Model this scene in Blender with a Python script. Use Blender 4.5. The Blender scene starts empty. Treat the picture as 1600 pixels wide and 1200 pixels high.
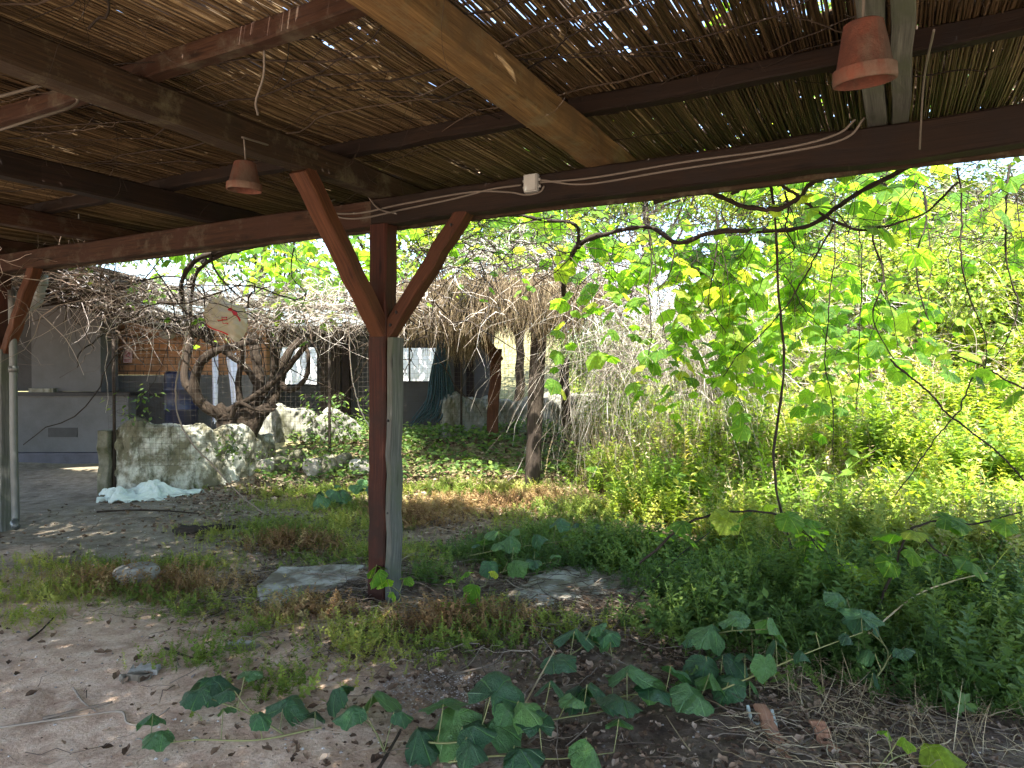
import bpy, math
import numpy as np
from mathutils import Vector, Matrix
R = math.radians
rng = np.random.default_rng(7)
sc = bpy.context.scene
COL = sc.collection

# ------------------------------------------------------------------ camera, world, sun, exposure
F = 1110.0; HOR = 585.0; EYE = 1.5
cam_d = bpy.data.cameras.new('camera'); cam = bpy.data.objects.new('camera', cam_d); COL.objects.link(cam)
cam.location = (0, 0, EYE)
cam.rotation_euler = (R(90) - math.atan((600 - HOR) / F), 0, 0)
cam_d.sensor_width = 36; cam_d.lens = 36 * F / 1600
cam_d.clip_start = .05; cam_d.clip_end = 1500
sc.camera = cam

SUN_EL = 58.0
LD = Vector((0.10, 1.0, 0)).normalized()           # horizontal direction the sunlight travels
w = bpy.data.worlds.new('World'); sc.world = w; w.use_nodes = True
nt = w.node_tree
sky = nt.nodes.new('ShaderNodeTexSky'); sky.sky_type = 'NISHITA'; sky.sun_disc = False
sky.sun_elevation = R(SUN_EL); sky.sun_rotation = math.atan2(-LD.x, -LD.y)
sky.air_density = 1.0; sky.dust_density = 1.5
nt.links.new(sky.outputs[0], nt.nodes['Background'].inputs[0])
nt.nodes['Background'].inputs[1].default_value = 0.15
sd = bpy.data.lights.new('sun', 'SUN'); sd.energy = 5.0; sd.angle = R(.6); sd.color = (1, .94, .84)
so = bpy.data.objects.new('sun', sd); COL.objects.link(so)
ce = math.cos(R(SUN_EL))
so.rotation_euler = Vector((LD.x * ce, LD.y * ce, -math.sin(R(SUN_EL)))).to_track_quat('-Z', 'Y').to_euler()
so.location = (0, -10, 20)
sc.view_settings.view_transform = 'Standard'; sc.view_settings.look = 'None'
sc.view_settings.exposure = 2.6; sc.view_settings.gamma = 1
sc.render.engine = 'CYCLES'
sc.cycles.max_bounces = 8; sc.cycles.diffuse_bounces = 5; sc.cycles.transmission_bounces = 4

# ------------------------------------------------------------------ helpers
def at(u, v, y):                                   # a measured direction and a distance give a place
    return np.array([(u - 800) / F * y, y, EYE + (HOR - v) / F * y])
def gp(u, v, z=0.0):
    y = (EYE - z) * F / (v - HOR); return np.array([(u - 800) / F * y, y, z])

class G:
    def __init__(s): s.V = []; s.F = []; s.A = []; s.Rn = []; s.n = 0
    def add(s, V, Fs, luv=None, rnd=0.0):
        V = np.asarray(V, float).reshape(-1, 3); k = len(V)
        s.V.append(V)
        s.A.append(V.copy() if luv is None else np.asarray(luv, float).reshape(-1, 3))
        s.Rn.append(np.full(k, rnd, float) if np.isscalar(rnd) else np.asarray(rnd, float))
        for f in (Fs if isinstance(Fs, list) else [Fs]):
            f = np.asarray(f, dtype=np.int64)
            if f.size: s.F.append(f + s.n)
        s.n += k
        return s
    def build(s, name, mat, parent=None, smooth=False, M=None):
        V = np.concatenate(s.V); A = np.concatenate(s.A); Rn = np.concatenate(s.Rn)
        me = bpy.data.meshes.new(name)
        me.vertices.add(len(V)); me.vertices.foreach_set('co', V.astype(np.float32).ravel())
        loops = np.concatenate([f.ravel() for f in s.F]); tot = np.concatenate([np.full(len(f), f.shape[1]) for f in s.F])
        st = np.concatenate([[0], np.cumsum(tot)[:-1]])
        me.loops.add(len(loops)); me.loops.foreach_set('vertex_index', loops.astype(np.int32))
        me.polygons.add(len(tot)); me.polygons.foreach_set('loop_start', st.astype(np.int32))
        me.polygons.foreach_set('loop_total', tot.astype(np.int32))
        me.polygons.foreach_set('use_smooth', np.full(len(tot), bool(smooth)))
        a = me.attributes.new('luv', 'FLOAT_VECTOR', 'POINT'); a.data.foreach_set('vector', A.astype(np.float32).ravel())
        a = me.attributes.new('rnd', 'FLOAT', 'POINT'); a.data.foreach_set('value', Rn.astype(np.float32))
        me.update(calc_edges=True); me.validate()
        me.materials.append(mat)
        o = bpy.data.objects.new(name, me); COL.objects.link(o)
        if parent is not None: o.parent = parent
        return o

def empty(name, loc=(0, 0, 0), rz=0.0):
    o = bpy.data.objects.new(name, None); COL.objects.link(o); o.empty_display_size = .1
    o.location = loc; o.rotation_euler = (0, 0, rz); return o
def tag(o, label=None, cat=None, group=None, kind=None):
    if label: o['label'] = label
    if cat: o['category'] = cat
    if group: o['group'] = group
    if kind: o['kind'] = kind
    return o
def nrm(a): return a / np.maximum(np.linalg.norm(a, axis=-1, keepdims=True), 1e-9)

def tubes(g, P, Rad, sides=5, rnd=None, caps=False):
    """P (N,K,3) polylines, Rad scalar/(N,)/(N,K)"""
    P = np.asarray(P, float)
    if P.ndim == 2: P = P[None]
    N, K, _ = P.shape
    Rad = np.asarray(Rad, float)
    if Rad.ndim == 0: Rad = np.full((N, K), Rad)
    elif Rad.ndim == 1: Rad = (np.repeat(Rad[:, None], K, 1) if len(Rad) == N and not (N == 1 and len(Rad) == K) else Rad[None])
    T = np.empty_like(P); T[:, 1:-1] = P[:, 2:] - P[:, :-2]; T[:, 0] = P[:, 1] - P[:, 0]; T[:, -1] = P[:, -1] - P[:, -2]
    T = nrm(T)
    ref = np.zeros_like(T); m = nrm(P[:, -1] - P[:, 0]); vert = np.abs(m[:, 2]) > .8
    ref[~vert, :, 2] = 1; ref[vert, :, 0] = 1
    S = nrm(np.cross(T, ref)); U = np.cross(S, T)
    an = np.arange(sides) * 2 * math.pi / sides
    V = P[:, :, None] + Rad[:, :, None, None] * (np.cos(an)[None, None, :, None] * S[:, :, None] + np.sin(an)[None, None, :, None] * U[:, :, None])
    L = np.concatenate([np.zeros((N, 1)), np.cumsum(np.linalg.norm(np.diff(P, axis=1), axis=2), 1)], 1)
    if rnd is None: rnd = rng.random(N)
    rnd = np.broadcast_to(np.asarray(rnd, float), (N,))
    luv = np.stack([np.broadcast_to(L[:, :, None], (N, K, sides)) + rnd[:, None, None] * 13,
                    Rad[:, :, None] * np.cos(an) + 0 * L[:, :, None], Rad[:, :, None] * np.sin(an) + 0 * L[:, :, None]], -1)
    i = np.arange(N)[:, None, None] * K * sides; k = np.arange(K - 1)[None, :, None] * sides; j = np.arange(sides)[None, None]
    j2 = (j + 1) % sides
    f = np.stack(np.broadcast_arrays(i + k + j, i + k + j2, i + k + sides + j2, i + k + sides + j), -1).reshape(-1, 4)
    Fs = [f[:, ::-1]]
    if caps:
        b = np.arange(N)[:, None] * K * sides
        Fs += [b + np.arange(sides)[None], b + (K - 1) * sides + np.arange(sides)[::-1][None]]
    g.add(V, Fs, luv, np.repeat(rnd, K * sides))
    return g

def spline(pts, n=24):
    """Catmull-Rom through points"""
    p = np.asarray(pts, float); p = np.vstack([2 * p[0] - p[1], p, 2 * p[-1] - p[-2]])
    m = len(p) - 3; t = np.linspace(0, m - 1e-6, n); i = t.astype(int); f = (t - i)[:, None]
    a, b, c, d = p[i], p[i + 1], p[i + 2], p[i + 3]
    return .5 * ((2 * b) + (c - a) * f + (2 * a - 5 * b + 4 * c - d) * f ** 2 + (3 * b - a - 3 * c + d) * f ** 3)

def timber(g, p0, p1, w_, h_, up=(0, 0, 1), seg=10, wob=.003, c=None, rnd=None):
    p0 = np.array(p0, float); p1 = np.array(p1, float); a = p1 - p0; L = np.linalg.norm(a); a = a / L
    s = np.cross(a, np.array(up, float)); s /= np.linalg.norm(s); u = np.cross(s, a)
    if c is None: c = min(w_, h_) * .09
    w2, h2 = w_ / 2, h_ / 2
    sec = np.array([(-w2 + c, -h2), (w2 - c, -h2), (w2, -h2 + c), (w2, h2 - c), (w2 - c, h2), (-w2 + c, h2), (-w2, h2 - c), (-w2, -h2 + c)])
    t = np.linspace(0, L, seg + 1); rnd = rng.random() if rnd is None else rnd
    jit = rng.normal(0, wob, (seg + 1, 2)); jit[0] = jit[-1] = 0
    cj = rng.normal(0, wob * .35, (seg + 1, 8, 2))
    V = p0 + t[:, None, None] * a + (sec[None, :, 0] + jit[:, None, 0] + cj[..., 0])[..., None] * s + (sec[None, :, 1] + jit[:, None, 1] + cj[..., 1])[..., None] * u
    luv = np.stack([np.broadcast_to(t[:, None] + rnd * 17, (seg + 1, 8)), np.broadcast_to(sec[None, :, 0], (seg + 1, 8)), np.broadcast_to(sec[None, :, 1], (seg + 1, 8))], -1)
    k = np.arange(seg)[:, None] * 8; j = np.arange(8)[None]; j2 = (j + 1) % 8
    f = np.stack([k + j, k + 8 + j, k + 8 + j2, k + j2], -1).reshape(-1, 4)
    g.add(V, [f, np.arange(8)[None], (seg * 8 + np.arange(8)[::-1])[None]], luv, rnd)
    return g

def box(g, lo, hi, rnd=0.0):
    lo = np.array(lo, float); hi = np.array(hi, float)
    V = np.array([[(lo, hi)[i][0], (lo, hi)[j][1], (lo, hi)[k][2]] for i in (0, 1) for j in (0, 1) for k in (0, 1)])
    Fq = np.array([[0, 1, 3, 2], [4, 6, 7, 5], [0, 4, 5, 1], [2, 3, 7, 6], [0, 2, 6, 4], [1, 5, 7, 3]])
    # split vertices so luv can stay plain
    return g.add(V, [Fq], None, rnd)

def lathe(g, prof, center, seg=32, rnd=0., tilt=None):
    prof = np.array(prof, float); an = np.arange(seg) * 2 * math.pi / seg
    V = np.stack([prof[:, None, 0] * np.cos(an), prof[:, None, 0] * np.sin(an), prof[:, None, 1] + 0 * an], -1)
    if tilt is not None: V = V @ np.array(Matrix(tilt).to_3x3()).T
    V = V + np.array(center)
    k = np.arange(len(prof) - 1)[:, None] * seg; j = np.arange(seg)[None]; j2 = (j + 1) % seg
    f = np.stack([k + j, k + j2, k + seg + j2, k + seg + j], -1).reshape(-1, 4)
    return g.add(V, [f], None, rnd)

def frames(d, n):
    """orthonormal frames, y=d, z~n"""
    y = nrm(np.asarray(d, float)); x = nrm(np.cross(y, n)); z = np.cross(x, y)
    return np.stack([x, y, z], -1)
def scatter(g, tmpl, pos, M, sc_, rnd=None):
    TV, TF = tmpl; N = len(pos); nv = len(TV)
    sc_ = np.asarray(sc_, float)
    if sc_.ndim == 0: sc_ = np.full(N, sc_)
    if sc_.ndim == 1: S = TV[None] * sc_[:, None, None]
    else: S = TV[None] * sc_[:, None, :]
    V = np.einsum('nij,nvj->nvi', M, S) + pos[:, None]
    if rnd is None: rnd = rng.random(N)
    Fs = [(np.arange(N)[:, None, None] * nv + f[None]).reshape(-1, f.shape[1]) for f in TF]
    luv = np.broadcast_to(TV[None], (N, nv, 3))
    g.add(V, Fs, luv, np.repeat(rnd, nv))
    return g
def rdir(N, zlo=-1., zhi=1.):
    z = rng.uniform(zlo, zhi, N); a = rng.uniform(0, 2 * math.pi, N); r = np.sqrt(np.maximum(0, 1 - z * z))
    return np.stack([r * np.cos(a), r * np.sin(a), z], -1)

# leaf templates (tip along +y, unit length, base at the origin)
def vine_leaf(nr=24, rings=2, cup=.16, serr=.03, lob=.035):
    th = np.linspace(0, 2 * math.pi, nr, endpoint=False)
    r = .52 * (1 + lob * np.cos(5 * (th)) - .32 * np.exp(-((np.abs(th - math.pi)) / .32) ** 2))
    r = r * (1 + .06 * np.exp(-(np.minimum(th, 2 * math.pi - th) / .25) ** 2))
    r = r * (1 + serr * np.where(np.arange(nr) % 2 == 0, 1, -1))
    x = r * np.sin(th); y = r * np.cos(th)
    V = [[0, 0, 0]]
    for q in range(1, rings + 1):
        f = q / rings
        for a, b in zip(x, y):
            V.append([a * f, b * f, 0])
    V = np.array(V); cx = np.abs(V[:, 0]); rr = np.hypot(V[:, 0], V[:, 1]); tt = np.arctan2(V[:, 0], V[:, 1])
    V[:, 2] = -cup * cx - .28 * rr ** 2 + .035 * np.cos(5 * tt + math.pi) * rr / .5
    V[:, 2] -= .16 * V[:, 1] ** 2
    V[:, 1] += .33
    fs = [np.array([[0, 1 + (j + 1) % nr, 1 + j] for j in range(nr)])]
    if rings > 1:
        fs.append(np.array([[1 + (q - 1) * nr + j, 1 + (q - 1) * nr + (j + 1) % nr, 1 + q * nr + (j + 1) % nr, 1 + q * nr + j] for q in range(1, rings) for j in range(nr)]))
    return V, fs
LEAF_HI = vine_leaf(30, 3)
def vary(t, sd_, bend, fold, skew):
    r_ = np.random.default_rng(sd_); V = t[0].copy(); x, y = V[:, 0].copy(), V[:, 1].copy()
    V[:, 0] += skew * y * y; V[:, 2] += -bend * y * y - fold * np.abs(x) + .05 * np.sin(9 * x + sd_) * y + .04 * np.sin(11 * y + 2 * sd_) + .05 * x * y * r_.normal()
    V[:, :2] *= 1 + .05 * np.sin(4 * np.arctan2(x, y - .33) + sd_)[:, None]; return V, t[1]
LEAF_SET = [vary(LEAF_HI, 1, .0, -.1, .05), vary(LEAF_HI, 2, .25, .25, -.12), vary(LEAF_HI, 3, .45, .5, .1), vary(LEAF_HI, 4, -.15, .35, -.05), vary(LEAF_HI, 5, .1, .8, .15)]
LEAF_MID = vine_leaf(12, 1, .2, .04, .08)
LEAF_OVAL = (np.array([[0, 0, 0], [.22, .3, .05], [.2, .65, .03], [0, 1, -.12], [-.2, .65, .03], [-.22, .3, .05], [0, .5, -.03]], float),
             [np.array([[0, 1, 6], [1, 2, 6], [2, 3, 6], [3, 4, 6], [4, 5, 6], [5, 0, 6]])])
LEAF_SM = (np.array([[0, 0, 0], [.27, .45, .04], [0, 1, -.08], [-.27, .45, .04]], float), [np.array([[0, 1, 2], [0, 2, 3]])])
LEAF_NAR = (np.array([[0, 0, 0], [.09, .4, .02], [0, 1, -.2], [-.09, .4, .02]], float), [np.array([[0, 1, 2], [0, 2, 3]])])
def blade(bend=.35, wd=.03):
    V = []; 
    for t, ww in ((0, 1), (.35, .95), (.7, .65), (1, .0)):
        z = t * (1 - .25 * bend * t); y = bend * t * t
        V += [[-wd * ww, y, z], [wd * ww, y, z]] if ww > 0 else [[0, y, z]]
    return np.array(V, float), [np.array([[0, 1, 3, 2], [2, 3, 5, 4]]), np.array([[4, 5, 6]])]
LEAF_CURL = (np.array([[0, 0, 0], [.25, .15, .18], [.36, .5, .30], [.16, .8, .2], [0, 1.0, .34], [-.2, .85, .16], [-.30, .45, .32], [-.2, .12, .2], [.02, .5, -.02]], float), [np.array([[i, (i + 1) % 8, 8] for i in range(8)])])
BLADES = [blade(.2), blade(.5), blade(.9)]
def sprig(npair=7, ll=.22, seed=1, stemw=.012, bend=.25):
    r_ = np.random.default_rng(seed); V = []; Q = []; T3 = []
    for t in np.linspace(0, 1, 4):
        V += [[-stemw * (1 - .6 * t), bend * t * t, t], [stemw * (1 - .6 * t), bend * t * t, t]]
    for k in range(3): Q.append([2 * k, 2 * k + 1, 2 * k + 3, 2 * k + 2])
    for k in range(npair):
        t = .18 + .8 * (k + r_.uniform(-.2, .2)) / npair
        for s in (-1, 1):
            az = k * 1.3 + (0 if s > 0 else math.pi) + r_.uniform(-.5, .5)
            d = np.array([math.cos(az), math.sin(az), r_.uniform(.0, .9)]); d /= np.linalg.norm(d)
            L = ll * r_.uniform(.7, 1.2) * (1.15 - .6 * t); b = np.array([0, bend * t * t, t])
            sd_ = np.cross(d, [0, 0, 1]); sd_ /= np.linalg.norm(sd_)
            i = len(V); m = b + d * L * .5 
            V += [list(b), list(m + sd_ * L * .26), list(b + d * L + [0, 0, -.1 * L]), list(m - sd_ * L * .26)]
            Q.append([i, i + 1, i + 2, i + 3])
    return np.array(V, float), [np.array(Q)]
SPRIGS = [sprig(12, .2, 1), sprig(14, .16, 2, bend=.6), sprig(9, .26, 3, bend=.8), sprig(16, .13, 4, bend=.3)]

TALL = [sprig(26, .13, 11, .005, .2), sprig(34, .10, 12, .004, .4), sprig(22, .16, 13, .006, .1), sprig(30, .12, 14, .004, .6)]
TALL2 = [sprig(14, .06, 21, .004, .3), sprig(18, .05, 22, .003, .6), sprig(10, .08, 23, .004, .1)]
def upframes(N, tilt=.3):
    az = rng.uniform(0, 2 * math.pi, N); ti = np.abs(rng.normal(0, tilt, N)); a2 = rng.uniform(0, 2 * math.pi, N)
    z = np.stack([np.sin(ti) * np.cos(a2), np.sin(ti) * np.sin(a2), np.cos(ti)], -1)
    y = np.stack([np.cos(az), np.sin(az), 0 * az], -1); y = nrm(y - (y * z).sum(1)[:, None] * z); x = np.cross(y, z)
    return np.stack([x, y, z], -1)

# ------------------------------------------------------------------ materials
def mat_base(name):
    m = bpy.data.materials.new(name); m.use_nodes = True; t = m.node_tree; t.nodes.clear()
    out = t.nodes.new('ShaderNodeOutputMaterial'); return m, t, out
def N(t, k, **kw):
    n = t.nodes.new(k)
    for a, b in kw.items(): setattr(n, a, b)
    return n
def attr(t, name, out='Vector'):
    a = N(t, 'ShaderNodeAttribute'); a.attribute_name = name; return a.outputs[out]
def mapping(t, vec, scale):
    m = N(t, 'ShaderNodeMapping'); m.inputs['Scale'].default_value = scale; t.links.new(vec, m.inputs['Vector']); return m.outputs[0]
def noise(t, vec, scale, detail=4, rough=.6, dist=0.):
    n = N(t, 'ShaderNodeTexNoise'); n.inputs['Scale'].default_value = scale; n.inputs['Detail'].default_value = detail
    n.inputs['Roughness'].default_value = rough; n.inputs['Distortion'].default_value = dist
    if vec is not None: t.links.new(vec, n.inputs['Vector'])
    return n.outputs['Fac']
def ramp(t, fac, stops):
    r = N(t, 'ShaderNodeValToRGB'); e = r.color_ramp.elements
    while len(e) < len(stops): e.new(.5)
    for i, (p, c) in enumerate(stops):
        e[i].position = p; e[i].color = (*c, 1) if len(c) == 3 else c
    t.links.new(fac, r.inputs[0]); return r.outputs[0]
def mixc(t, fac, a, b, mode='MIX'):
    m = N(t, 'ShaderNodeMix', data_type='RGBA', blend_type=mode)
    for s, v in ((0, fac), (6, a), (7, b)):
        if hasattr(v, 'links'): t.links.new(v, m.inputs[s])
        else: m.inputs[s].default_value = v if s == 0 else (*v, 1)
    return m.outputs[2]
def mth(t, op, a, b=None):
    m = N(t, 'ShaderNodeMath', operation=op)
    for s, v in ((0, a), (1, b)):
        if v is None: continue
        if hasattr(v, 'links'): t.links.new(v, m.inputs[s])
        else: m.inputs[s].default_value = v
    return m.outputs[0]
def bump(t, h, strength=.4, dist=.01):
    b = N(t, 'ShaderNodeBump'); b.inputs['Strength'].default_value = strength; b.inputs['Distance'].default_value = dist
    t.links.new(h, b.inputs['Height']); return b.outputs[0]
def princ(t, out, col, rough=.8, normal=None, spec=.3, metal=0.):
    p = N(t, 'ShaderNodeBsdfPrincipled')
    if hasattr(col, 'links'): t.links.new(col, p.inputs['Base Color'])
    else: p.inputs['Base Color'].default_value = (*col, 1)
    if hasattr(rough, 'links'): t.links.new(rough, p.inputs['Roughness'])
    else: p.inputs['Roughness'].default_value = rough
    p.inputs['Specular IOR Level'].default_value = spec; p.inputs['Metallic'].default_value = metal
    if normal is not None: t.links.new(normal, p.inputs['Normal'])
    t.links.new(p.outputs[0], out.inputs[0]); return p

def wood(name, dark, mid, light, scale=1., stain=None, rough=.75, moss=None):
    dark, mid, light = [tuple(c * .78 for c in q) for q in (dark, mid, light)]
    m, t, out = mat_base(name); v = attr(t, 'luv')
    g1 = noise(t, mapping(t, v, (1.6 * scale, 38, 38)), 1.6, 6, .65, .4)
    g2 = noise(t, mapping(t, v, (4 * scale, 160, 160)), 1.4, 3, .6)
    g = mth(t, 'ADD', mth(t, 'MULTIPLY', g1, .65), mth(t, 'MULTIPLY', g2, .35))
    col = ramp(t, g, [(.30, dark), (.5, mid), (.70, light)])
    kn = N(t, 'ShaderNodeTexVoronoi'); kn.inputs['Scale'].default_value = 1.; t.links.new(mapping(t, v, (2.1, 9, 9)), kn.inputs['Vector'])
    kf = ramp(t, kn.outputs['Distance'], [(.05, (1, 1, 1)), (.16, (0, 0, 0))])
    col = mixc(t, mth(t, 'MULTIPLY', kf, .75), col, tuple(.3 * c for c in dark))
    big = noise(t, v, 2.3, 5, .7)
    if stain:
        col = mixc(t, ramp(t, big, [(.48, (0, 0, 0)), (.62, (1, 1, 1))]), col, stain)
    if moss:
        b2 = noise(t, v, 5.1, 6, .75)
        col = mixc(t, ramp(t, b2, [(.52, (0, 0, 0)), (.68, (1, 1, 1))]), col, moss)
    princ(t, out, col, rough, bump(t, g, .55, .006), .18); return m
M = {}
M['red'] = wood('red_brown_paint', (.012, .006, .005), (.045, .014, .009), (.085, .028, .016), .8, (.022, .010, .007), .7)
M['darkred'] = wood('dark_red_brown_paint', (.007, .005, .004), (.015, .009, .006), (.030, .017, .011), .6, (.010, .007, .006), .75)
M['brown'] = wood('brown_timber', (.009, .006, .004), (.032, .020, .011), (.068, .042, .022), 1, (.025, .017, .011), .8, (.07, .062, .038))
M['raw'] = wood('yellowed_timber', (.03, .018, .008), (.14, .085, .034), (.27, .175, .078), 1, (.085, .055, .026), .8, (.12, .10, .055))
M['grey'] = wood('weathered_grey_timber', (.035, .036, .032), (.10, .105, .095), (.19, .195, .175), 1, (.07, .08, .06), .85)
M['log'] = wood('dark_round_timber', (.015, .011, .008), (.042, .032, .024), (.09, .072, .055), 1, (.028, .021, .017), .85)
M['weathered'] = wood('weathered_brown_paint', (.009, .006, .004), (.034, .016, .009), (.07, .036, .019), 1, (.03, .014, .009), .8, (.06, .05, .035))
M['bracewood'] = wood('red_brown_brace', (.018, .009, .006), (.055, .020, .010), (.11, .045, .022), 1, (.05, .02, .010), .7)
M['orange'] = wood('orange_timber', (.02, .010, .006), (.07, .027, .013), (.14, .06, .028), 1, (.065, .026, .012), .7)
M['bark'] = wood('vine_bark', (.010, .007, .005), (.032, .023, .016), (.075, .058, .042), 2, None, .95)
M['darkbark'] = wood('dark_vine_bark', (.012, .009, .008), (.035, .028, .022), (.08, .06, .045), 2, None, .9)
M['plank'] = wood('split_orange_plank', (.16, .07, .04), (.38, .19, .11), (.55, .33, .22), 1, None, .8)

def simple_rnd(name, stops, rough=.85, nz=None, bumpy=None, spec=.25, trans=0.):
    m, t, out = mat_base(name); col = ramp(t, attr(t, 'rnd', 'Fac'), stops)
    v = attr(t, 'luv')
    if nz:
        f = noise(t, mapping(t, v, nz[0]), nz[1], 4, .65)
        col = mixc(t, 1.0, col, ramp(t, f, [(.3, nz[2]), (.7, (1, 1, 1))]), 'MULTIPLY')
    nr = None
    if bumpy: nr = bump(t, noise(t, v, bumpy[0], 4), bumpy[1], bumpy[2])
    p = princ(t, out, col, rough, nr, spec)
    if trans:
        tr = N(t, 'ShaderNodeBsdfTranslucent'); t.links.new(col, tr.inputs[0])
        mx = N(t, 'ShaderNodeMixShader'); mx.inputs[0].default_value = trans
        t.links.new(p.outputs[0], mx.inputs[1]); t.links.new(tr.outputs[0], mx.inputs[2]); t.links.new(mx.outputs[0], out.inputs[0])
    return m
M['reed'] = simple_rnd('dry_reed', [(0, (.036, .024, .012)), (.35, (.10, .067, .034)), (.7, (.19, .135, .073)), (1, (.40, .31, .18))], .6,
                       ((3, 3, 3), 4, (.55, .5, .45)), None, .3, .3)
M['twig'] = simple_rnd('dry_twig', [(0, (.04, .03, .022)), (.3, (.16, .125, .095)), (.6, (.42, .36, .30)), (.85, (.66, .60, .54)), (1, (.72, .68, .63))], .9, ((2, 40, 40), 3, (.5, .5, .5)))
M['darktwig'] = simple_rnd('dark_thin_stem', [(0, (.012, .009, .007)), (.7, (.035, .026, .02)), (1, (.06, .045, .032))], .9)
M['groundtwig'] = simple_rnd('weathered_ground_twig', [(0, (.05, .036, .026)), (.5, (.15, .115, .085)), (1, (.34, .28, .22))], .9, ((2, 40, 40), 3, (.5, .5, .5)))
M['straw'] = simple_rnd('dry_straw', [(0, (.16, .12, .07)), (.5, (.34, .27, .16)), (1, (.55, .48, .33))], .85, None, None, .2, .25)
M['thatch'] = simple_rnd('old_thatch', [(0, (.05, .036, .02)), (.5, (.17, .125, .07)), (1, (.38, .30, .19))], .9, None, None, .2, .15)
M['litter'] = simple_rnd('dead_leaf_litter', [(0, (.045, .028, .018)), (.45, (.13, .085, .055)), (.8, (.26, .18, .12)), (1, (.42, .33, .25))], .9, None, None, .2, .1)
M['stone'] = simple_rnd('pale_stone', [(0, (.22, .21, .19)), (1, (.42, .41, .37))], .9, ((1, 1, 1), 9, (.55, .52, .45)), (30, .5, .02))
M['pebble'] = simple_rnd('grey_pebble', [(0, (.12, .10, .09)), (.6, (.28, .25, .22)), (1, (.5, .47, .43))], .9)
M['moss'] = simple_rnd('mossy_stone', [(0, (.09, .09, .06)), (.6, (.2, .19, .15)), (1, (.36, .34, .29))], .95, ((1, 1, 1), 6, (.3, .33, .2)), (25, .6, .03))

def leafmat(name, stops, trans=.45, rough=.45, veins=False, gloss=.25, tm=1.6):
    m, t, out = mat_base(name); r = attr(t, 'rnd', 'Fac'); col = ramp(t, r, stops); v = attr(t, 'luv')
    nr = None
    if veins:
        s = N(t, 'ShaderNodeSeparateXYZ'); t.links.new(v, s.inputs[0])
        yy = mth(t, 'SUBTRACT', s.outputs[1], .33 - .18)
        an = mth(t, 'ARCTAN2', s.outputs[0], yy)
        w1 = mth(t, 'ABSOLUTE', mth(t, 'SINE', mth(t, 'MULTIPLY', an, 3.6)))
        vv = ramp(t, w1, [(.0, (1, 1, 1)), (.16, (0, 0, 0))])
        blot = noise(t, v, 9, 5, .7)
        col = mixc(t, mth(t, 'MULTIPLY', vv, .45), col, tuple(min(1, c * 2.0 + .03) for c in stops[-1][1]))
        col = mixc(t, 1.0, col, ramp(t, blot, [(.3, (.6, .62, .6)), (.65, (1.1, 1.1, 1.1))]), 'MULTIPLY')
        nr = bump(t, mth(t, 'ADD', mth(t, 'MULTIPLY', vv, -.8), mth(t, 'MULTIPLY', blot, .8)), .6, .05)
    p = princ(t, out, col, rough, nr, gloss)
    tr = N(t, 'ShaderNodeBsdfTranslucent')
    tc = mixc(t, 1.0, col, (tm * 1.25, tm * 1.15, tm * .45), 'MULTIPLY'); t.links.new(tc, tr.inputs[0])
    mx = N(t, 'ShaderNodeMixShader'); mx.inputs[0].default_value = trans
    t.links.new(p.outputs[0], mx.inputs[1]); t.links.new(tr.outputs[0], mx.inputs[2]); t.links.new(mx.outputs[0], out.inputs[0]); return m
M['vineleaf'] = leafmat('vine_leaf', [(0, (.06, .14, .018)), (.4, (.10, .22, .026)), (.75, (.16, .29, .035)), (1, (.32, .37, .06))], .58, .42, True, .35, 2.3)
M['broad'] = leafmat('broad_ground_leaf', [(0, (.018, .07, .026)), (.5, (.035, .115, .04)), (1, (.09, .2, .045))], .25, .33, True, .6, 1.5)
M['scrub'] = leafmat('scrub_leaf', [(0, (.08, .15, .025)), (.4, (.17, .27, .035)), (.8, (.28, .35, .06)), (1, (.46, .44, .17))], .45, .38, False, .45, 1.6)
M['tree'] = leafmat('tree_leaf', [(0, (.06, .12, .025)), (.5, (.12, .21, .04)), (1, (.22, .31, .07))], .45, .38, False, .45, 1.7)
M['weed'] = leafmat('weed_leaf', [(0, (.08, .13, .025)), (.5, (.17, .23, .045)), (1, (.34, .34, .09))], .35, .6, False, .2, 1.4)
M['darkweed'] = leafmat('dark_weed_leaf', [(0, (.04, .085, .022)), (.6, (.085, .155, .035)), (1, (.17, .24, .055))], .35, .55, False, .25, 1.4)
M['dryweed'] = leafmat('dry_weed', [(0, (.12, .07, .035)), (.5, (.26, .165, .085)), (1, (.36, .29, .14))], .3, .8, False, .1, 1.)
M['grass'] = leafmat('meadow_grass', [(0, (.12, .20, .04)), (.45, (.24, .32, .07)), (.75, (.42, .42, .16)), (1, (.62, .55, .34))], .4, .6, False, .2, 1.3)

def plaster(name, base, dirty, sc_=2.5, rough=.9, moss=None, th=(.45, .65)):
    m, t, out = mat_base(name); tc = N(t, 'ShaderNodeTexCoord').outputs['Object']
    n1 = noise(t, tc, sc_, 8, .7); n2 = noise(t, tc, 40, 4, .6)
    col = mixc(t, ramp(t, n1, [(th[0], (0, 0, 0)), (th[1], (1, 1, 1))]), base, dirty)
    if moss:
        s = N(t, 'ShaderNodeMapping'); s.inputs['Scale'].default_value = (1, 1, .35); t.links.new(tc, s.inputs[0])
        n3 = noise(t, s.outputs[0], 3.7, 7, .75)
        col = mixc(t, ramp(t, n3, [(.47, (0, 0, 0)), (.6, (1, 1, 1))]), col, moss)
    princ(t, out, col, rough, bump(t, mth(t, 'ADD', n1, mth(t, 'MULTIPLY', n2, .3)), .4, .02), .2); return m
M['mosswall'] = plaster('mossy_whitewash', (.55, .56, .49), (.16, .15, .10), 2.2, .9, (.06, .06, .035), (.38, .52))
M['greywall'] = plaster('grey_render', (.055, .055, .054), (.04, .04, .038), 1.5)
M['counter'] = plaster('off_white_render', (.10, .102, .103), (.078, .079, .077), 1.2, .9)
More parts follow.
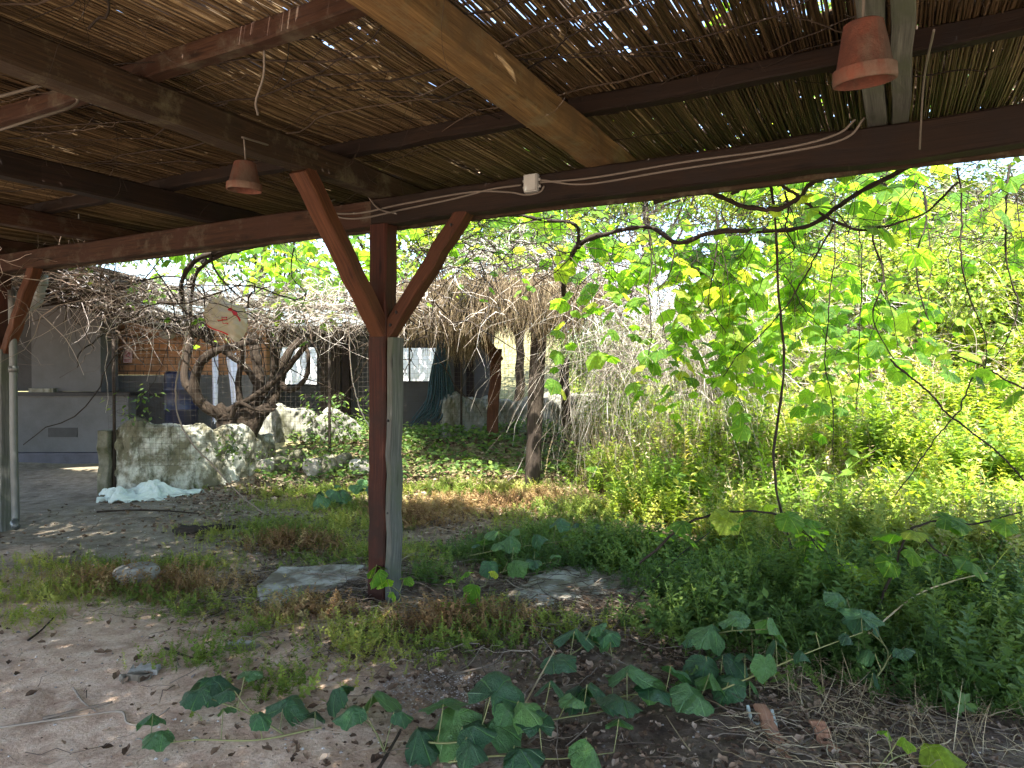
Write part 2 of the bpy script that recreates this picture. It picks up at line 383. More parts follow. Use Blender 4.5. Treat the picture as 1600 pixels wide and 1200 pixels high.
M['whitewall'] = plaster('white_render', (.78, .78, .8), (.6, .6, .6), 1.2)
M['slab'] = plaster('pale_concrete', (.36, .35, .32), (.17, .15, .12), 3.5, .9, (.12, .10, .075), (.42, .55))
M['black'] = plaster('black_edge', (.012, .012, .013), (.02, .02, .02), 3, .5)
M['floor'] = plaster('blue_grey_floor', (.07, .07, .085), (.05, .05, .06), 3, .6)
M['wall3'] = plaster('pale_grey_render', (.22, .22, .19), (.12, .12, .095), 2.2, .9, (.07, .07, .04))

def flat(name, col, rough=.5, metal=0., spec=.4, nz=.15):
    m, t, out = mat_base(name); tc = N(t, 'ShaderNodeTexCoord').outputs['Object']; n = noise(t, tc, 14, 5, .7)
    c = mixc(t, n, tuple(x * (1 - nz * 2) for x in col), tuple(min(1, x * (1 + nz)) for x in col))
    princ(t, out, c, rough, bump(t, n, .1, .005), spec, metal); return m
M['terra'] = plaster('terracotta', (.115, .042, .027), (.065, .030, .022), 9, .9, (.10, .07, .052), (.4, .6))
M['cable'] = flat('grey_cable', (.11, .098, .082), .6)
M['box'] = flat('grey_plastic_box', (.3, .32, .31), .5)
M['pipe'] = flat('galvanised_pipe', (.10, .105, .10), .45, .4)
M['wire'] = flat('rusty_wire', (.045, .038, .03), .7, .2)
M['net'] = flat('blue_green_net', (.010, .04, .048), .7)
M['blue'] = flat('dark_blue_plastic', (.006, .009, .03), .45)
M['cloth'] = flat('white_cloth', (.5, .54, .65), .8)
M['sheet'] = flat('pale_green_sheet', (.52, .60, .55), .6)
M['iron'] = flat('black_iron', (.015, .015, .016), .5, .3)
M['paper'] = flat('notice_paper', (.50, .36, .36), .8)
M['ink'] = flat('red_ink', (.3, .03, .04), .8)
M['sack'] = leafmat('translucent_sack', [(0, (.42, .42, .37)), (1, (.55, .52, .47))], .45, .4, False, .4, .8)
M['sackred'] = leafmat('red_print', [(0, (.5, .03, .04)), (1, (.55, .05, .05))], .35, .5, False, .3, .8)
M['bulb'] = flat('white_glass', (.7, .7, .68), .25)

def brickmat():
    m, t, out = mat_base('brown_brick'); v = attr(t, 'luv')
    b = N(t, 'ShaderNodeTexBrick'); t.links.new(v, b.inputs['Vector'])
    b.inputs['Scale'].default_value = 1; b.inputs['Brick Width'].default_value = .3; b.inputs['Row Height'].default_value = .13; b.inputs['Mortar Size'].default_value = .010
    b.inputs['Color1'].default_value = (.34, .18, .09, 1); b.inputs['Color2'].default_value = (.25, .135, .07, 1); b.inputs['Mortar'].default_value = (.10, .07, .05, 1)
    n = noise(t, v, 5, 6, .7)
    col = mixc(t, 1., b.outputs['Color'], ramp(t, n, [(.3, (.5, .5, .5)), (.7, (1.2, 1.15, 1.1))]), 'MULTIPLY')
    princ(t, out, col, .9, bump(t, b.outputs['Fac'], -.6, .01), .2); return m
M['brick'] = brickmat()

def groundmat():
    m, t, out = mat_base('ground_soil'); tc = N(t, 'ShaderNodeTexCoord').outputs['Object']
    s = N(t, 'ShaderNodeSeparateXYZ'); t.links.new(tc, s.inputs[0])
    n1 = noise(t, tc, .9, 8, .65, .3); n2 = noise(t, tc, 9, 6, .7); n3 = noise(t, tc, 70, 3, .6); n4 = noise(t, tc, 2.6, 7, .7, .6)
    sand = ramp(t, n2, [(.28, (.36, .235, .165)), (.5, (.56, .41, .30)), (.75, (.68, .55, .43))])
    soil = ramp(t, n2, [(.3, (.06, .044, .032)), (.5, (.16, .12, .088)), (.72, (.32, .25, .195))])
    conc = ramp(t, n2, [(.3, (.13, .11, .08)), (.7, (.30, .26, .20))])
    mead = ramp(t, n2, [(.3, (.08, .09, .03)), (.5, (.18, .17, .08)), (.75, (.36, .31, .18))])
    # signed distance-ish masks: sand at the left foreground, concrete by the left, meadow to the right and far
    a = mth(t, 'ADD', mth(t, 'MULTIPLY', s.outputs[0], -1.0), mth(t, 'MULTIPLY', mth(t, 'SUBTRACT', 4.6, s.outputs[1]), .55))
    a = mth(t, 'ADD', a, mth(t, 'MULTIPLY', mth(t, 'SUBTRACT', n1, .5), 3.0))
    fs = ramp(t, mth(t, 'MULTIPLY', a, .5), [(.45, (0, 0, 0)), (.75, (1, 1, 1))])
    col = mixc(t, fs, soil, sand)
    b = mth(t, 'ADD', mth(t, 'SUBTRACT', s.outputs[1], 5.0), mth(t, 'MULTIPLY', mth(t, 'SUBTRACT', n1, .5), 4))
    lb = mth(t, 'MULTIPLY', mth(t, 'SUBTRACT', -1.0, s.outputs[0]), .8)
    fb = mth(t, 'MULTIPLY', ramp(t, b, [(.1, (0, 0, 0)), (.9, (1, 1, 1))]), ramp(t, lb, [(.3, (0, 0, 0)), (.9, (1, 1, 1))]))
    col = mixc(t, fb, col, conc)
    d = mth(t, 'ADD', mth(t, 'ADD', mth(t, 'MULTIPLY', s.outputs[0], .47), mth(t, 'MULTIPLY', s.outputs[1], .88)), mth(t, 'MULTIPLY', n1, 2))
    fm = ramp(t, mth(t, 'MULTIPLY', mth(t, 'SUBTRACT', d, 7.0), .4), [(.1, (0, 0, 0)), (.9, (1, 1, 1))])
    col = mixc(t, fm, col, mead)
    dk = ramp(t, n4, [(.36, (.62, .58, .55)), (.52, (1, 1, 1))])
    col = mixc(t, 1., col, dk, 'MULTIPLY')
    col = mixc(t, 1., col, ramp(t, n3, [(.3, (.78, .76, .74)), (.62, (1.08, 1.08, 1.08))]), 'MULTIPLY')
    vo = N(t, 'ShaderNodeTexVoronoi'); vo.inputs['Scale'].default_value = 55; t.links.new(tc, vo.inputs['Vector'])
    col = mixc(t, ramp(t, vo.outputs['Distance'], [(.07, (.6, .6, .6)), (.14, (0, 0, 0))]), col, ramp(t, vo.outputs['Color'], [(.3, (.08, .06, .05)), (.6, (.3, .26, .22)), (.9, (.6, .56, .5))]))
    h = mth(t, 'ADD', mth(t, 'MULTIPLY', n2, .7), mth(t, 'MULTIPLY', n3, .25))
    princ(t, out, col, .95, bump(t, h, .6, .03), .15); return m
M['ground'] = groundmat()

# ------------------------------------------------------------------ terrain
def sst(a, lo, hi):
    t = np.clip((a - lo) / (hi - lo), 0, 1); return t * t * (3 - 2 * t)
_wv = [(rng.uniform(.6, 3), rng.uniform(0, 6.28), rng.uniform(0, 6.28)) for _ in range(14)]
def hg(x, y):
    x = np.asarray(x, float); y = np.asarray(y, float); z = np.zeros(np.broadcast(x, y).shape)
    for f, a, p in _wv: z = z + .011 / f * np.sin(f * (x * math.cos(a) + y * math.sin(a)) * 2 + p)
    left = 1 - sst(x, .5, 3.5)
    z = z + .42 * sst(y, 9.3, 11.6) * left * sst(x, -6.2, -4.6)
    ys = y + .25 * np.minimum(x, 12)
    right = sst(x, .5, 4.5)
    z = z + right * (.12 * np.clip(ys - 8.5, 0, 2.5) + .72 * np.clip(ys - 11, 0, 6.5)) * (.5 + .5 * sst(x / np.maximum(y, 1), .40, .56)) 
    z = z + (1 - right) * .25 * np.clip(y - 19, 0, 14)
    z = z * sst(y, -40, -2) if False else z
    return z
xs = np.concatenate([np.linspace(-160, -14, 26), np.linspace(-13.8, 14, 280), np.linspace(14.5, 160, 28)])
ys = np.concatenate([np.linspace(-120, -4, 20), np.linspace(-3.9, 22, 260), np.linspace(22.4, 220, 40)])
X, Y = np.meshgrid(xs, ys); Z = hg(X, Y)
nx, ny = len(xs), len(ys); ii, jj = np.meshgrid(np.arange(nx - 1), np.arange(ny - 1)); q = (jj * nx + ii).ravel()
g = G(); g.add(np.stack([X, Y, Z], -1), [np.stack([q, q + 1, q + nx + 1, q + nx], -1)])
tag(g.build('ground', M['ground'], smooth=True), 'pinkish sandy soil turning to dark litter and meadow', None, None, 'structure')

# ------------------------------------------------------------------ pergola (local x along the front beam, local y outwards)
P0 = np.array([-.845, 4.69, 0.]); RZ = -R(28)
bx_ = np.array([math.cos(RZ), math.sin(RZ), 0]); ny_ = np.array([-math.sin(RZ), math.cos(RZ), 0])
def loc2w(p): p = np.asarray(p, float); return P0 + p[..., 0:1] * bx_ + p[..., 1:2] * ny_ + p[..., 2:3] * np.array([0, 0, 1])
def w2loc(p):
    d = np.asarray(p, float) - P0; return np.stack([(d * bx_).sum(-1), (d * ny_).sum(-1), d[..., 2]], -1)
perg = tag(empty('pergola', P0, RZ), 'red-brown timber shelter with a reed mat roof over the foreground', 'pergola')
XL, XR, YB = -11.5, 6.6, -5.4
ZB = 2.48; BH = .17; RZB = ZB + BH + .002; RH = .15; PZB = RZB + RH + .002; PH = .085; MZ = PZB + PH
def part(name, mat, fn, label=None, smooth=False, parent=perg):
    g = G(); fn(g); o = g.build(name, mat, parent, smooth)
    if label: o['label'] = label
    return o
# front beam in two lengths, thin pale board below right part
part('beam', M['darkred'], lambda g: timber(g, (-.06, 0, ZB + BH / 2), (XR, 0, ZB + BH / 2), .11, BH, seg=30, wob=.004), 'dark painted front beam with cables clipped along it')
part('beam', M['weathered'], lambda g: timber(g, (XL, .0, ZB + BH / 2 - .004), (-.064, .0, ZB + BH / 2 - .004), .11, BH, seg=26, wob=.004))
part('edge_board', M['brown'], lambda g: timber(g, (XL, .085, ZB + BH / 2 + .0), (XR, .085, ZB + BH / 2), .028, BH + .03, seg=30, wob=.003))
for j_ in (-5.2,):
    part('beam', M['darkred'], lambda g: timber(g, (XL, j_, ZB + BH / 2), (XR, j_, ZB + BH / 2), .11, BH, seg=20))
def post(px, py, lab=None):
    part('post', M['red'], lambda g: timber(g, (px - .025, py, -.05), (px, py, ZB - .002), .14, .13, up=(0, 1, 0), seg=22, wob=.0025), lab)
    part('facing_board', M['grey'], lambda g: (timber(g, (px + .07, py + .0, -.04), (px + .098, py + .0, 1.74), .04, .125, up=(0, 1, 0), seg=14, wob=.0035)), 'grey weathered board nailed to the post')
post(0, 0, 'red painted square post in the middle of the view')
post(-4.62, 0)
for x_ in (4.6, -9.2): post(x_, 0)
for x_ in (4.6, -4.62, -9.2): post(x_, -5.2)
# braces
part('brace', M['orange'], lambda g: timber(g, (0, .0, 1.74), (0, -.74, RZB + .01), .10, .12, up=(1, 0, 0), seg=10), 'red brace from the post towards the rafter')
part('brace', M['bracewood'], lambda g: timber(g, (.02, 0, 1.74), (.64, 0, ZB + .04), .09, .10, up=(0, 1, 0), seg=10), 'red brace from the post along the beam')
part('brace', M['orange'], lambda g: timber(g, (-4.52, 0, 1.72), (-4.02, 0, ZB + .04), .09, .10, up=(0, 1, 0), seg=10), 'orange-red brace of the left post')
for p_ in ((.0, -.13, 1.86), (.01, -.30, 2.05)): pass
for (x_, z_) in ((.09, 1.82), (.14, 1.90), (.56, 2.42)):
    part('bolt', M['iron'], lambda g: lathe(g, [(.001, .006), (.008, .006), (.011, 0), (.011, -.01)], (x_, -.052, z_), 8, tilt=Matrix.Rotation(R(90), 3, 'X')))
for z_ in (.6, 1.2):
    part('bolt', M['iron'], lambda g: lathe(g, [(.001, .005), (.006, .005), (.009, 0), (.009, -.01)], (.08, -.067, z_), 8, tilt=Matrix.Rotation(R(90), 3, 'X')))
# rafters
def rafter(x, mat, wd, hh, y0=YB, y1=.55, dz=0, **k):
    part('rafter', mat, lambda g: timber(g, (x, y0, RZB + hh / 2 + dz), (x, y1, RZB + hh / 2 + dz), wd, hh, seg=26, wob=.005), **k)
rafter(1.52, M['raw'], .15, RH, label='thick yellowed rafter')
rafter(2.885, M['grey'], .08, RH, label='pale slim rafter of a close pair'); rafter(2.985, M['grey'], .07, RH)
rafter(-.0, M['brown'], .13, RH)
for x_ in (-1.62, -3.1, -4.6, -6.2, -7.8, -9.4, -11): rafter(x_, M['darkred'] if x_ > -2 else M['weathered'], .12, RH)
for x_ in (4.5, 6.1): rafter(x_, M['brown'], .12, RH)
# purlins, piece by piece between ends
for yy, mt in ((.86, 'darkred'), (-.42, 'darkred'), (-1.70, 'weathered'), (-2.95, 'brown'), (-4.2, 'brown'), (-5.35, 'brown')):
    for x0, x1 in ((XL, -7.9), (-7.89, -3.2), (-3.19, 1.5), (1.51, XR)):
        off = rng.uniform(-.03, .03)
        part('purlin', M[mt] if x1 < 2 else M['darkred'], lambda g: timber(g, (x0, yy + off, PZB + PH / 2), (x1, yy - off * .5, PZB + PH / 2), .075, PH, seg=18, wob=.004))

def holef(x, y):
    return np.clip(np.exp(-((x - 2.2) / 1.0) ** 2 - ((y + 1.25) / .5) ** 2) + .7 * np.exp(-((x + 1.6) / .9) ** 2 - ((y + 1.9) / .45) ** 2) + .7 * np.exp(-((x + 3.4) / .9) ** 2 - ((y + 1.4) / .45) ** 2)
            + .8 * np.exp(-((x - .9) / .5) ** 2 - ((y + 1.9) / .4) ** 2) + .8 * np.exp(-((x - 4.2) / .9) ** 2 - ((y + .6) / .45) ** 2), 0, 1)
# reed mats: every reed a thin cane, two overlapping layers
def reeds(y0, y1, pitch, r0, r1, z, seed, gaps=0., K=9, holes=()):
    r_ = np.random.default_rng(seed); n = int((XR - XL + .2) / pitch)
    x = XL - .1 + np.arange(n) * pitch + r_.normal(0, pitch * .22, n)
    keep = r_.random(n) > gaps
    x = x[keep]; n = len(x)
    a = y0 + r_.normal(0, .03, n); b = y1 + r_.normal(0, .035, n)
    t = np.linspace(0, 1, K)
    Y_ = a[:, None] + (b - a)[:, None] * t
    X_ = x[:, None] + r_.normal(0, .0035, (n, 1)) * (t - .5) * 4 + np.cumsum(r_.normal(0, .0012, (n, K)), 1)
    Z_ = z + r_.normal(0, .0035, (n, 1)) + .010 * np.sin(X_ * 1.3 + Y_ * 2) * np.abs(np.sin((Y_ + .42) / 1.27 * math.pi)) - .012 * np.abs(np.sin((Y_ + .42) / 1.27 * math.pi)) + r_.normal(0, .0018, (n, K))
    P = np.stack([X_, Y_, Z_], -1)
    rad = r_.uniform(r0, r1, n)[:, None] * np.linspace(1.08, .8, K)[None] if r_.random() < 2 else None
    grp = np.clip(.5 + .22 * np.sin(x * 2.1) + .2 * r_.normal(0, 1, n), 0, 1)
    return P, rad, grp
g = G(); 
for (y0, y1) in ((-5.5, -3.0), (-3.15, -.95), (-1.1, 1.06)):
    P, rad, grp = reeds(y0, y1, .0088, .0034, .0052, MZ + .009, int(-y0 * 10), .0)
    tubes(g, P, rad, 5, grp)
part_o = g.build('reed_mat', M['reed'], perg, True); part_o['label'] = 'lower reed mat seen from below'
g = G()
for k_, (y0, y1) in enumerate(((-5.5, -4.6), (-4.65, -3.7), (-3.75, -2.9), (-2.95, -2.3), (-2.35, -1.75), (-1.8, -1.2), (-1.25, -.65), (-.7, .0), (-.05, 1.08))):
    P, rad, grp = reeds(y0, y1, .0098, .0048, .0070, MZ + .024 + .002 * (k_ % 2), k_ + 50, .0, K=5)
    keep_ = rng.random(len(P)) > .65 * holef(P[:, 2, 0], P[:, 2, 1]); tubes(g, P[keep_], rad[keep_], 4, grp[keep_])
g.build('reed_mat', M['reed'], perg, True)['label'] = 'upper reed mat'
# old roof cover above the reeds: dried leaves and stalks lying thick with holes
def cover():
    g = G(); r_ = rng
    n = 60000; x = r_.uniform(XL, XR, n); y = r_.uniform(-5.4, 1.1, n)
    dens = .5 + .5 * np.sin(x * 1.7 + 1.0) * np.sin(y * 2.3 + x * .6 + .5)
    # thin cover where daylight streaks show
    hole = holef(x, y)
    k = r_.random(n) > hole * 1.0
    x, y = x[k], y[k]; n = len(x)
    pos = np.stack([x, y, MZ + .045 + r_.uniform(0, .05, n)], -1)
    d = rdir(n, -.15, .15); fr = frames(d, nrm(np.array([0, 0, 1.]) + .5 * rdir(n)))
    scatter(g, LEAF_OVAL, pos, fr, r_.uniform(.09, .2, n))
    return g.build('roof_litter', M['litter'], perg)
cover()['kind'] = 'stuff'

# ------------------------------------------------------------------ generic organic polylines
def wander(start, d, L, K, wob, grav=0., N_=1):
    """N_ random-walk polylines"""
    start = np.broadcast_to(np.asarray(start, float), (N_, 3)); d = nrm(np.broadcast_to(np.asarray(d, float), (N_, 3)).copy())
    L = np.broadcast_to(np.asarray(L, float), (N_,)); P = np.empty((N_, K, 3)); P[:, 0] = start
    for k in range(1, K):
        d = nrm(d + rng.normal(0, wob, (N_, 3)) + np.array([0, 0, -grav])); P[:, k] = P[:, k - 1] + d * (L / (K - 1))[:, None]
    return P
def taper(N_, K, r, e=.35):
    r = np.broadcast_to(np.asarray(r, float), (N_,)); return r[:, None] * np.linspace(1, e, K)[None]

def leaves_on(g, P, every, size, tmpl=None, hang=.5, petiole=.06, gp_=None, rnd=None):
    """leaves along a polyline P (K,3) via short petioles; returns count"""
    seg = np.linalg.norm(np.diff(P, axis=0), axis=1); L = np.concatenate([[0], np.cumsum(seg)])
    s = np.arange(every * .5, L[-1], every); s = s + rng.normal(0, every * .2, len(s)); s = np.clip(s, 0, L[-1])
    pos = np.stack([np.interp(s, L, P[:, i]) for i in range(3)], -1); n = len(s)
    side = rdir(n, -.1, .6); pe = petiole * rng.uniform(.5, 1.4, n)[:, None]
    tip = pos + side * pe
    if gp_ is not None: tubes(gp_, np.stack([pos, pos + side * pe * .5 + [0, 0, .008], tip], 1), .0016, 3)
    d = nrm(side * [1, 1, .3] + rdir(n) * .4 + [0, 0, -hang]); nn = nrm(np.array([0, 0, 1.]) + .55 * rdir(n))
    fr = frames(d, nn)
    scatter(g, LEAF_MID if tmpl is None else tmpl, tip, fr, size * rng.uniform(.55, 1.25, n), rnd)
    return n

# stems creeping over the ceiling (underside of the mat)
pc = tag(empty('ceiling_vine', P0, RZ), 'thin dark bare vine stems creeping under the reed roof', 'vine')
g = G(); st = []
for i in range(75):
    x0 = rng.uniform(-3.5, 4.2); y0 = rng.uniform(-2.3, -.1)
    d = np.array([rng.choice([-1, 1]) * rng.uniform(.8, 1), rng.uniform(-.45, .45), 0.])
    P = wander((x0, y0, MZ - .015 - rng.uniform(0, .05)), d, rng.uniform(.8, 2.4), 16, .16)[0]
    P[:, 2] = MZ - .012 - np.abs(np.cumsum(rng.normal(0, .008, 16))); P[:, 1] = np.clip(P[:, 1], -2.9, .1)
    tubes(g, P[None], taper(1, 16, rng.uniform(.0025, .0065)), 4)
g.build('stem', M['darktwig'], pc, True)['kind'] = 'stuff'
g = G()
for i in range(260):
    x0 = rng.uniform(-3.5, 4.4); y0 = rng.uniform(-2.3, -.05)
    P = wander((x0, y0, MZ - .02), (*rng.normal(0, 1, 2), -.25), rng.uniform(.15, .6), 8, .35, .03)[0]
    tubes(g, P[None], taper(1, 8, .0014), 3)
g.build('tendril', M['darktwig'], pc, True)['kind'] = 'stuff'

# ------------------------------------------------------------------ cables, box, pots
def cable(name, pts, r, label, cat='cable', mat='cable', n=60):
    g = G(); P = spline(pts, n); tubes(g, P[None], r, 6, caps=True)
    o = g.build(name, M[mat], None, True); return tag(o, label, cat)
fy = -.062
def bl(t, z, y=fy): return loc2w(np.array([t, y, z]))
cable('cable', [bl(-.42, 2.70, -.0), bl(-.42, 2.655, -.06), bl(-.36, 2.57), bl(-.15, 2.53), bl(.2, 2.55), bl(.6, 2.575), bl(.85, 2.60), bl(1.05, 2.6)], .006, 'grey cable running from the middle post to the left of the junction box')
cable('cable', [bl(-.55, 2.70, -.0), bl(-.54, 2.655, -.06), bl(-.44, 2.60), bl(-.15, 2.565), bl(.2, 2.585), bl(.7, 2.60), bl(.96, 2.57), bl(1.08, 2.54), bl(1.17, 2.545), bl(1.2, 2.575)], .006, 'grey cable drooping in a loop under the junction box')
cable('cable', [bl(1.17, 2.60), bl(1.5, 2.585), bl(2.0, 2.60), bl(2.5, 2.60), bl(2.72, 2.63), bl(2.8, 2.68, -.08)], .006, 'upper grey cable clipped along the beam right of the junction box')
cable('cable', [bl(1.17, 2.615), bl(1.45, 2.555), bl(1.9, 2.565), bl(2.4, 2.575), bl(2.74, 2.60), bl(2.84, 2.68, -.085)], .006, 'lower grey cable clipped along the beam right of the junction box')
cable('cable', [at(-40, 165, 3.0), at(60, 138, 3.1), at(165, 108, 3.2), at(180, 112, 3.25), at(240, 150, 3.6), at(330, 195, 3.9)], .007, 'pale cable looping from the upper left corner to the brown rafter')
cable('cable', [at(-40, 218, 3.0), at(50, 190, 3.1), at(125, 160, 3.25), at(60, 125, 3.1), at(-30, 90, 2.9)], .006, 'thin pale wire crossing the rafters at the left edge')
cable('cable', [at(380, 216, 3.55), at(430, 232, 3.8), at(500, 262, 4.3), at(560, 290, 4.7), at(590, 325, 4.62), at(620, 335, 4.5)], .005, 'thin lamp wire from the left flowerpot to the middle post')
cable('cable', [at(415, 72, 2.9), at(414, 120, 2.95), at(402, 160, 3.0), at(405, 182, 3.0)], .005, 'short wire end hanging from the reeds near the upper left')
cable('cable', [at(1455, 50, 2.35), at(1440, 130, 2.8), at(1434, 235, 3.12)], .004, 'thin grey wire crossing the beam right of the big flowerpot')
g = G(); 
for (t, z) in ((.0, 2.575), (.35, 2.60), (.65, 2.615), (1.6, 2.6), (2.1, 2.615), (2.5, 2.62)):
    p = bl(t, z - .012, -.058); pass
jb = tag(empty('junction_box', loc2w(np.array([1.12, -.062, 2.60])), RZ), 'small grey plastic junction box on the front beam', 'junction box')
g = G(); timber(g, (0, -.0, -.052), (0, -.0, .048), .085, .05, up=(0, 1, 0), seg=2, wob=0, c=.006); g.build('housing', M['box'], jb)
g = G(); timber(g, (0, -.029, -.046), (0, -.029, .042), .077, .008, up=(0, 1, 0), seg=2, wob=0, c=.003); g.build('lid', M['box'], jb)
for sx in (-1, 1):
    for sz in (.018, -.02): g = G(); tubes(g, [[(sx * .036, 0, sz), (sx * .055, 0, sz)]], .009, 8, caps=True); g.build('cable_gland', M['box'], jb, True)

def pot(p, rim_r, h, label, tilt, wire_to, hot=0):
    e = tag(empty('hanging_flowerpot', p), label, 'flowerpot lamp', 'upturned flowerpots used as lamp shades'); e.rotation_euler = tilt
    rt = rim_r * .66
    prof = [(.012, h - .004), (rt - .01, h), (rt, h - .006), (rim_r * .94, h * .26), (rim_r * 1.03, h * .25), (rim_r * 1.06, h * .235), (rim_r * 1.08, .01), (rim_r * 1.06, 0), (rim_r * .98, .0), (rim_r * .96, .012), (rim_r * .84, h * .3), (rt * .85, h - .016), (.012, h - .016)]
    g = G(); lathe(g, prof, (0, 0, 0), 40); g.build('pot', M['terra'], e, True)
    g = G(); lathe(g, [(.001, h * .88), (.018, h * .88), (.018, h * .6), (.001, h * .6)], (0, 0, 0), 16); g.build('lamp_holder', M['black'], e, True)
    g = G(); q = Vector(wire_to) - Vector(p); Mi = e.rotation_euler.to_matrix().inverted(); q = Mi @ q
    tubes(g, spline([(0, 0, h * .85), (0, 0, h + .02), tuple(q)], 8)[None], .004, 5); g.build('wire', M['cable'], e, True)
    return e
c1 = at(1348, 132, 2.02)
pot(c1, .078, .165, 'large terracotta flowerpot hanging upside down at the upper right', (R(5), R(-7), .3), loc2w(np.array([2.88, w2loc(c1)[1], RZB + .01])))
c2 = at(383, 299, 3.5)
pot(c2, .078, .14, 'small terracotta flowerpot hanging upside down left of the middle post', (R(2), R(3), 0), (c2[0], c2[1], RZB + .0))
# round spotlight on the beam at the left
e = tag(empty('bulb_lamp', at(125, 365, 6.2)), 'round white glass lamp under the roof at the left', 'lamp')
g = G(); lathe(g, [(.001, -.055)] + [(.055 * math.sin(a), -.055 * math.cos(a)) for a in np.linspace(.15, 2.7, 12)] + [(.02, .06)], (0, 0, 0), 20); g.build('globe', M['bulb'], e, True)
g = G(); lathe(g, [(.001, .055), (.03, .055), (.03, .10), (.001, .10)], (0, 0, 0), 14); tubes(g, [[(0, 0, .1), (0.0, 0, .35)]], .006, 5); g.build('lamp_holder', M['box'], e, True)
# downpipe and gutter fitting at the left post
pb = loc2w(np.array([-4.4, -.03, 0]))
e = tag(empty('downpipe', pb), 'grey metal downpipe standing beside the left post', 'pipe')
g = G(); tubes(g, spline([(-.02, .05, 2.3), (-.0, .03, 1.6), (.02, 0, .8), (.03, 0, .17), (.05, -.05, .10), (.12, -.12, .08)], 30)[None], .034, 12, caps=True); g.build('pipe', M['pipe'], e, True)
g = G(); lathe(g, [(.034, 1.52), (.042, 1.52), (.042, 1.58), (.034, 1.58)], (0, .03, 0), 14); g.build('collar', M['pipe'], e, True)
e = tag(empty('gutter_outlet', at(62, 445, 7.4)), 'pale plastic gutter outlet behind the left brace', 'gutter')
g = G(); lathe(g, [(.001, .10), (.085, .10), (.085, -.0), (.055, -.06), (.055, -.13), (.001, -.13)], (0, 0, 0), 16); g.build('funnel', M['box'], e, True)
g = G(); tubes(g, spline([(0, 0, -.1), (-.02, -.02, -.2), (-.12, -.08, -.26)], 8)[None], .05, 10, caps=True); g.build('elbow', M['box'], e, True)

# ------------------------------------------------------------------ buildings at the back left
bld = tag(empty('snack_bar', (-6, 12.5, 0)), 'low grey building with brick front and dark red eaves behind the vines', 'building')
B0 = np.array([-6, 12.5, 0.])
def bbox(name, mat, lo, hi, label=None):
    g = G(); box(g, np.array(lo) - B0, np.array(hi) - B0); o = g.build(name, M[mat] if isinstance(mat, str) else mat, bld)
    if label: o['label'] = label
    return o
# brick wall and white lower wall
g = G(); zt = 2.62; zb = 1.49
V = np.array([[-8.1, 13.3, zb], [-4.6, 13.3, zb], [-4.6, 13.3, zt], [-8.1, 13.3, zt], [-8.1, 13.5, zb], [-4.6, 13.5, zb], [-4.6, 13.5, zt], [-8.1, 13.5, zt]])
g.add(V - B0, [np.array([[0, 1, 2, 3], [5, 4, 7, 6], [4, 0, 3, 7], [1, 5, 6, 2], [3, 2, 6, 7]])], V[:, [0, 2, 1]])
g.build('brick_wall', M['brick'], bld)
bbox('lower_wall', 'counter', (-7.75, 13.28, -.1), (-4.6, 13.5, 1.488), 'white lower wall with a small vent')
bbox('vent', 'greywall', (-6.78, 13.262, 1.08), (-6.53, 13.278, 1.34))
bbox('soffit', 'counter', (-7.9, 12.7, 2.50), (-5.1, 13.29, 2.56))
# servery: counter, black edge, tall white pier
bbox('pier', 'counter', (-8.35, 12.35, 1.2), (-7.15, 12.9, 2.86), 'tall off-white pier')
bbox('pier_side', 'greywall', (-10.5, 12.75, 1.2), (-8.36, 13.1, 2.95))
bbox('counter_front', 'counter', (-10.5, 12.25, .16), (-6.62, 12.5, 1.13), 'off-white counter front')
bbox('counter_top', 'black', (-10.5, 12.2, 1.132), (-6.58, 12.74, 1.19))
bbox('plinth', 'floor', (-10.5, 12.1, -.1), (-7.0, 12.45, .158))
bbox('wall_cap', 'wall3', (-8.32, 12.22, 1.192), (-7.9, 12.5, 1.26))
bbox('hatch', 'greywall', (-8.0, 12.236, .42), (-7.5, 12.248, .58))
# grey wall with two openings further right
def wall_open(y, x0, x1, z0, z1, holes, mat='greywall', th=.16):
    xs_ = [x0]
    for (a, b, c, d) in holes:
        bbox('wall', mat, (xs_[-1], y, z0), (a, y + th, z1)); bbox('wall', mat, (a, y, z0), (b, y + th, c)); bbox('wall', mat, (a, y, d), (b, y + th, z1)); xs_.append(b)
    bbox('wall', mat, (xs_[-1], y, z0), (x1, y + th, z1))
YW = 14.6
def ux(u, y=YW): return (u - 800) / F * y
def vz(v, y=YW): return EYE + (HOR - v) / F * y
h1 = (ux(434), ux(498), vz(603), vz(540)); h2 = (ux(618), ux(693), vz(598), vz(541))
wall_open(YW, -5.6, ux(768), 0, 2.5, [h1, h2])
for h_ in (h1, h2):
    f = empty('window_frame'); 
    g = G(); a, b, c, d = h_; e_ = .035
    for lo, hi in (((a, YW - .02, c), (a + e_, YW + .06, d)), ((b - e_, YW - .02, c), (b, YW + .06, d)), ((a + e_, YW - .02, c), (b - e_, YW + .06, c + e_)), ((a + e_, YW - .02, d - e_), (b - e_, YW + .06, d))): box(g, np.array(lo) - B0, np.array(hi) - B0)
    if h_ is h2:
        m_ = a + .27; box(g, np.array((m_, YW - .018, c + e_)) - B0, np.array((m_ + .03, YW + .055, d - e_)) - B0)
    bpy.data.objects.remove(f); g.build('window_frame', M['iron'], bld)
bbox('side_wall', 'greywall', (ux(768) - .16, YW + .162, 0), (ux(768), 17, 2.5))
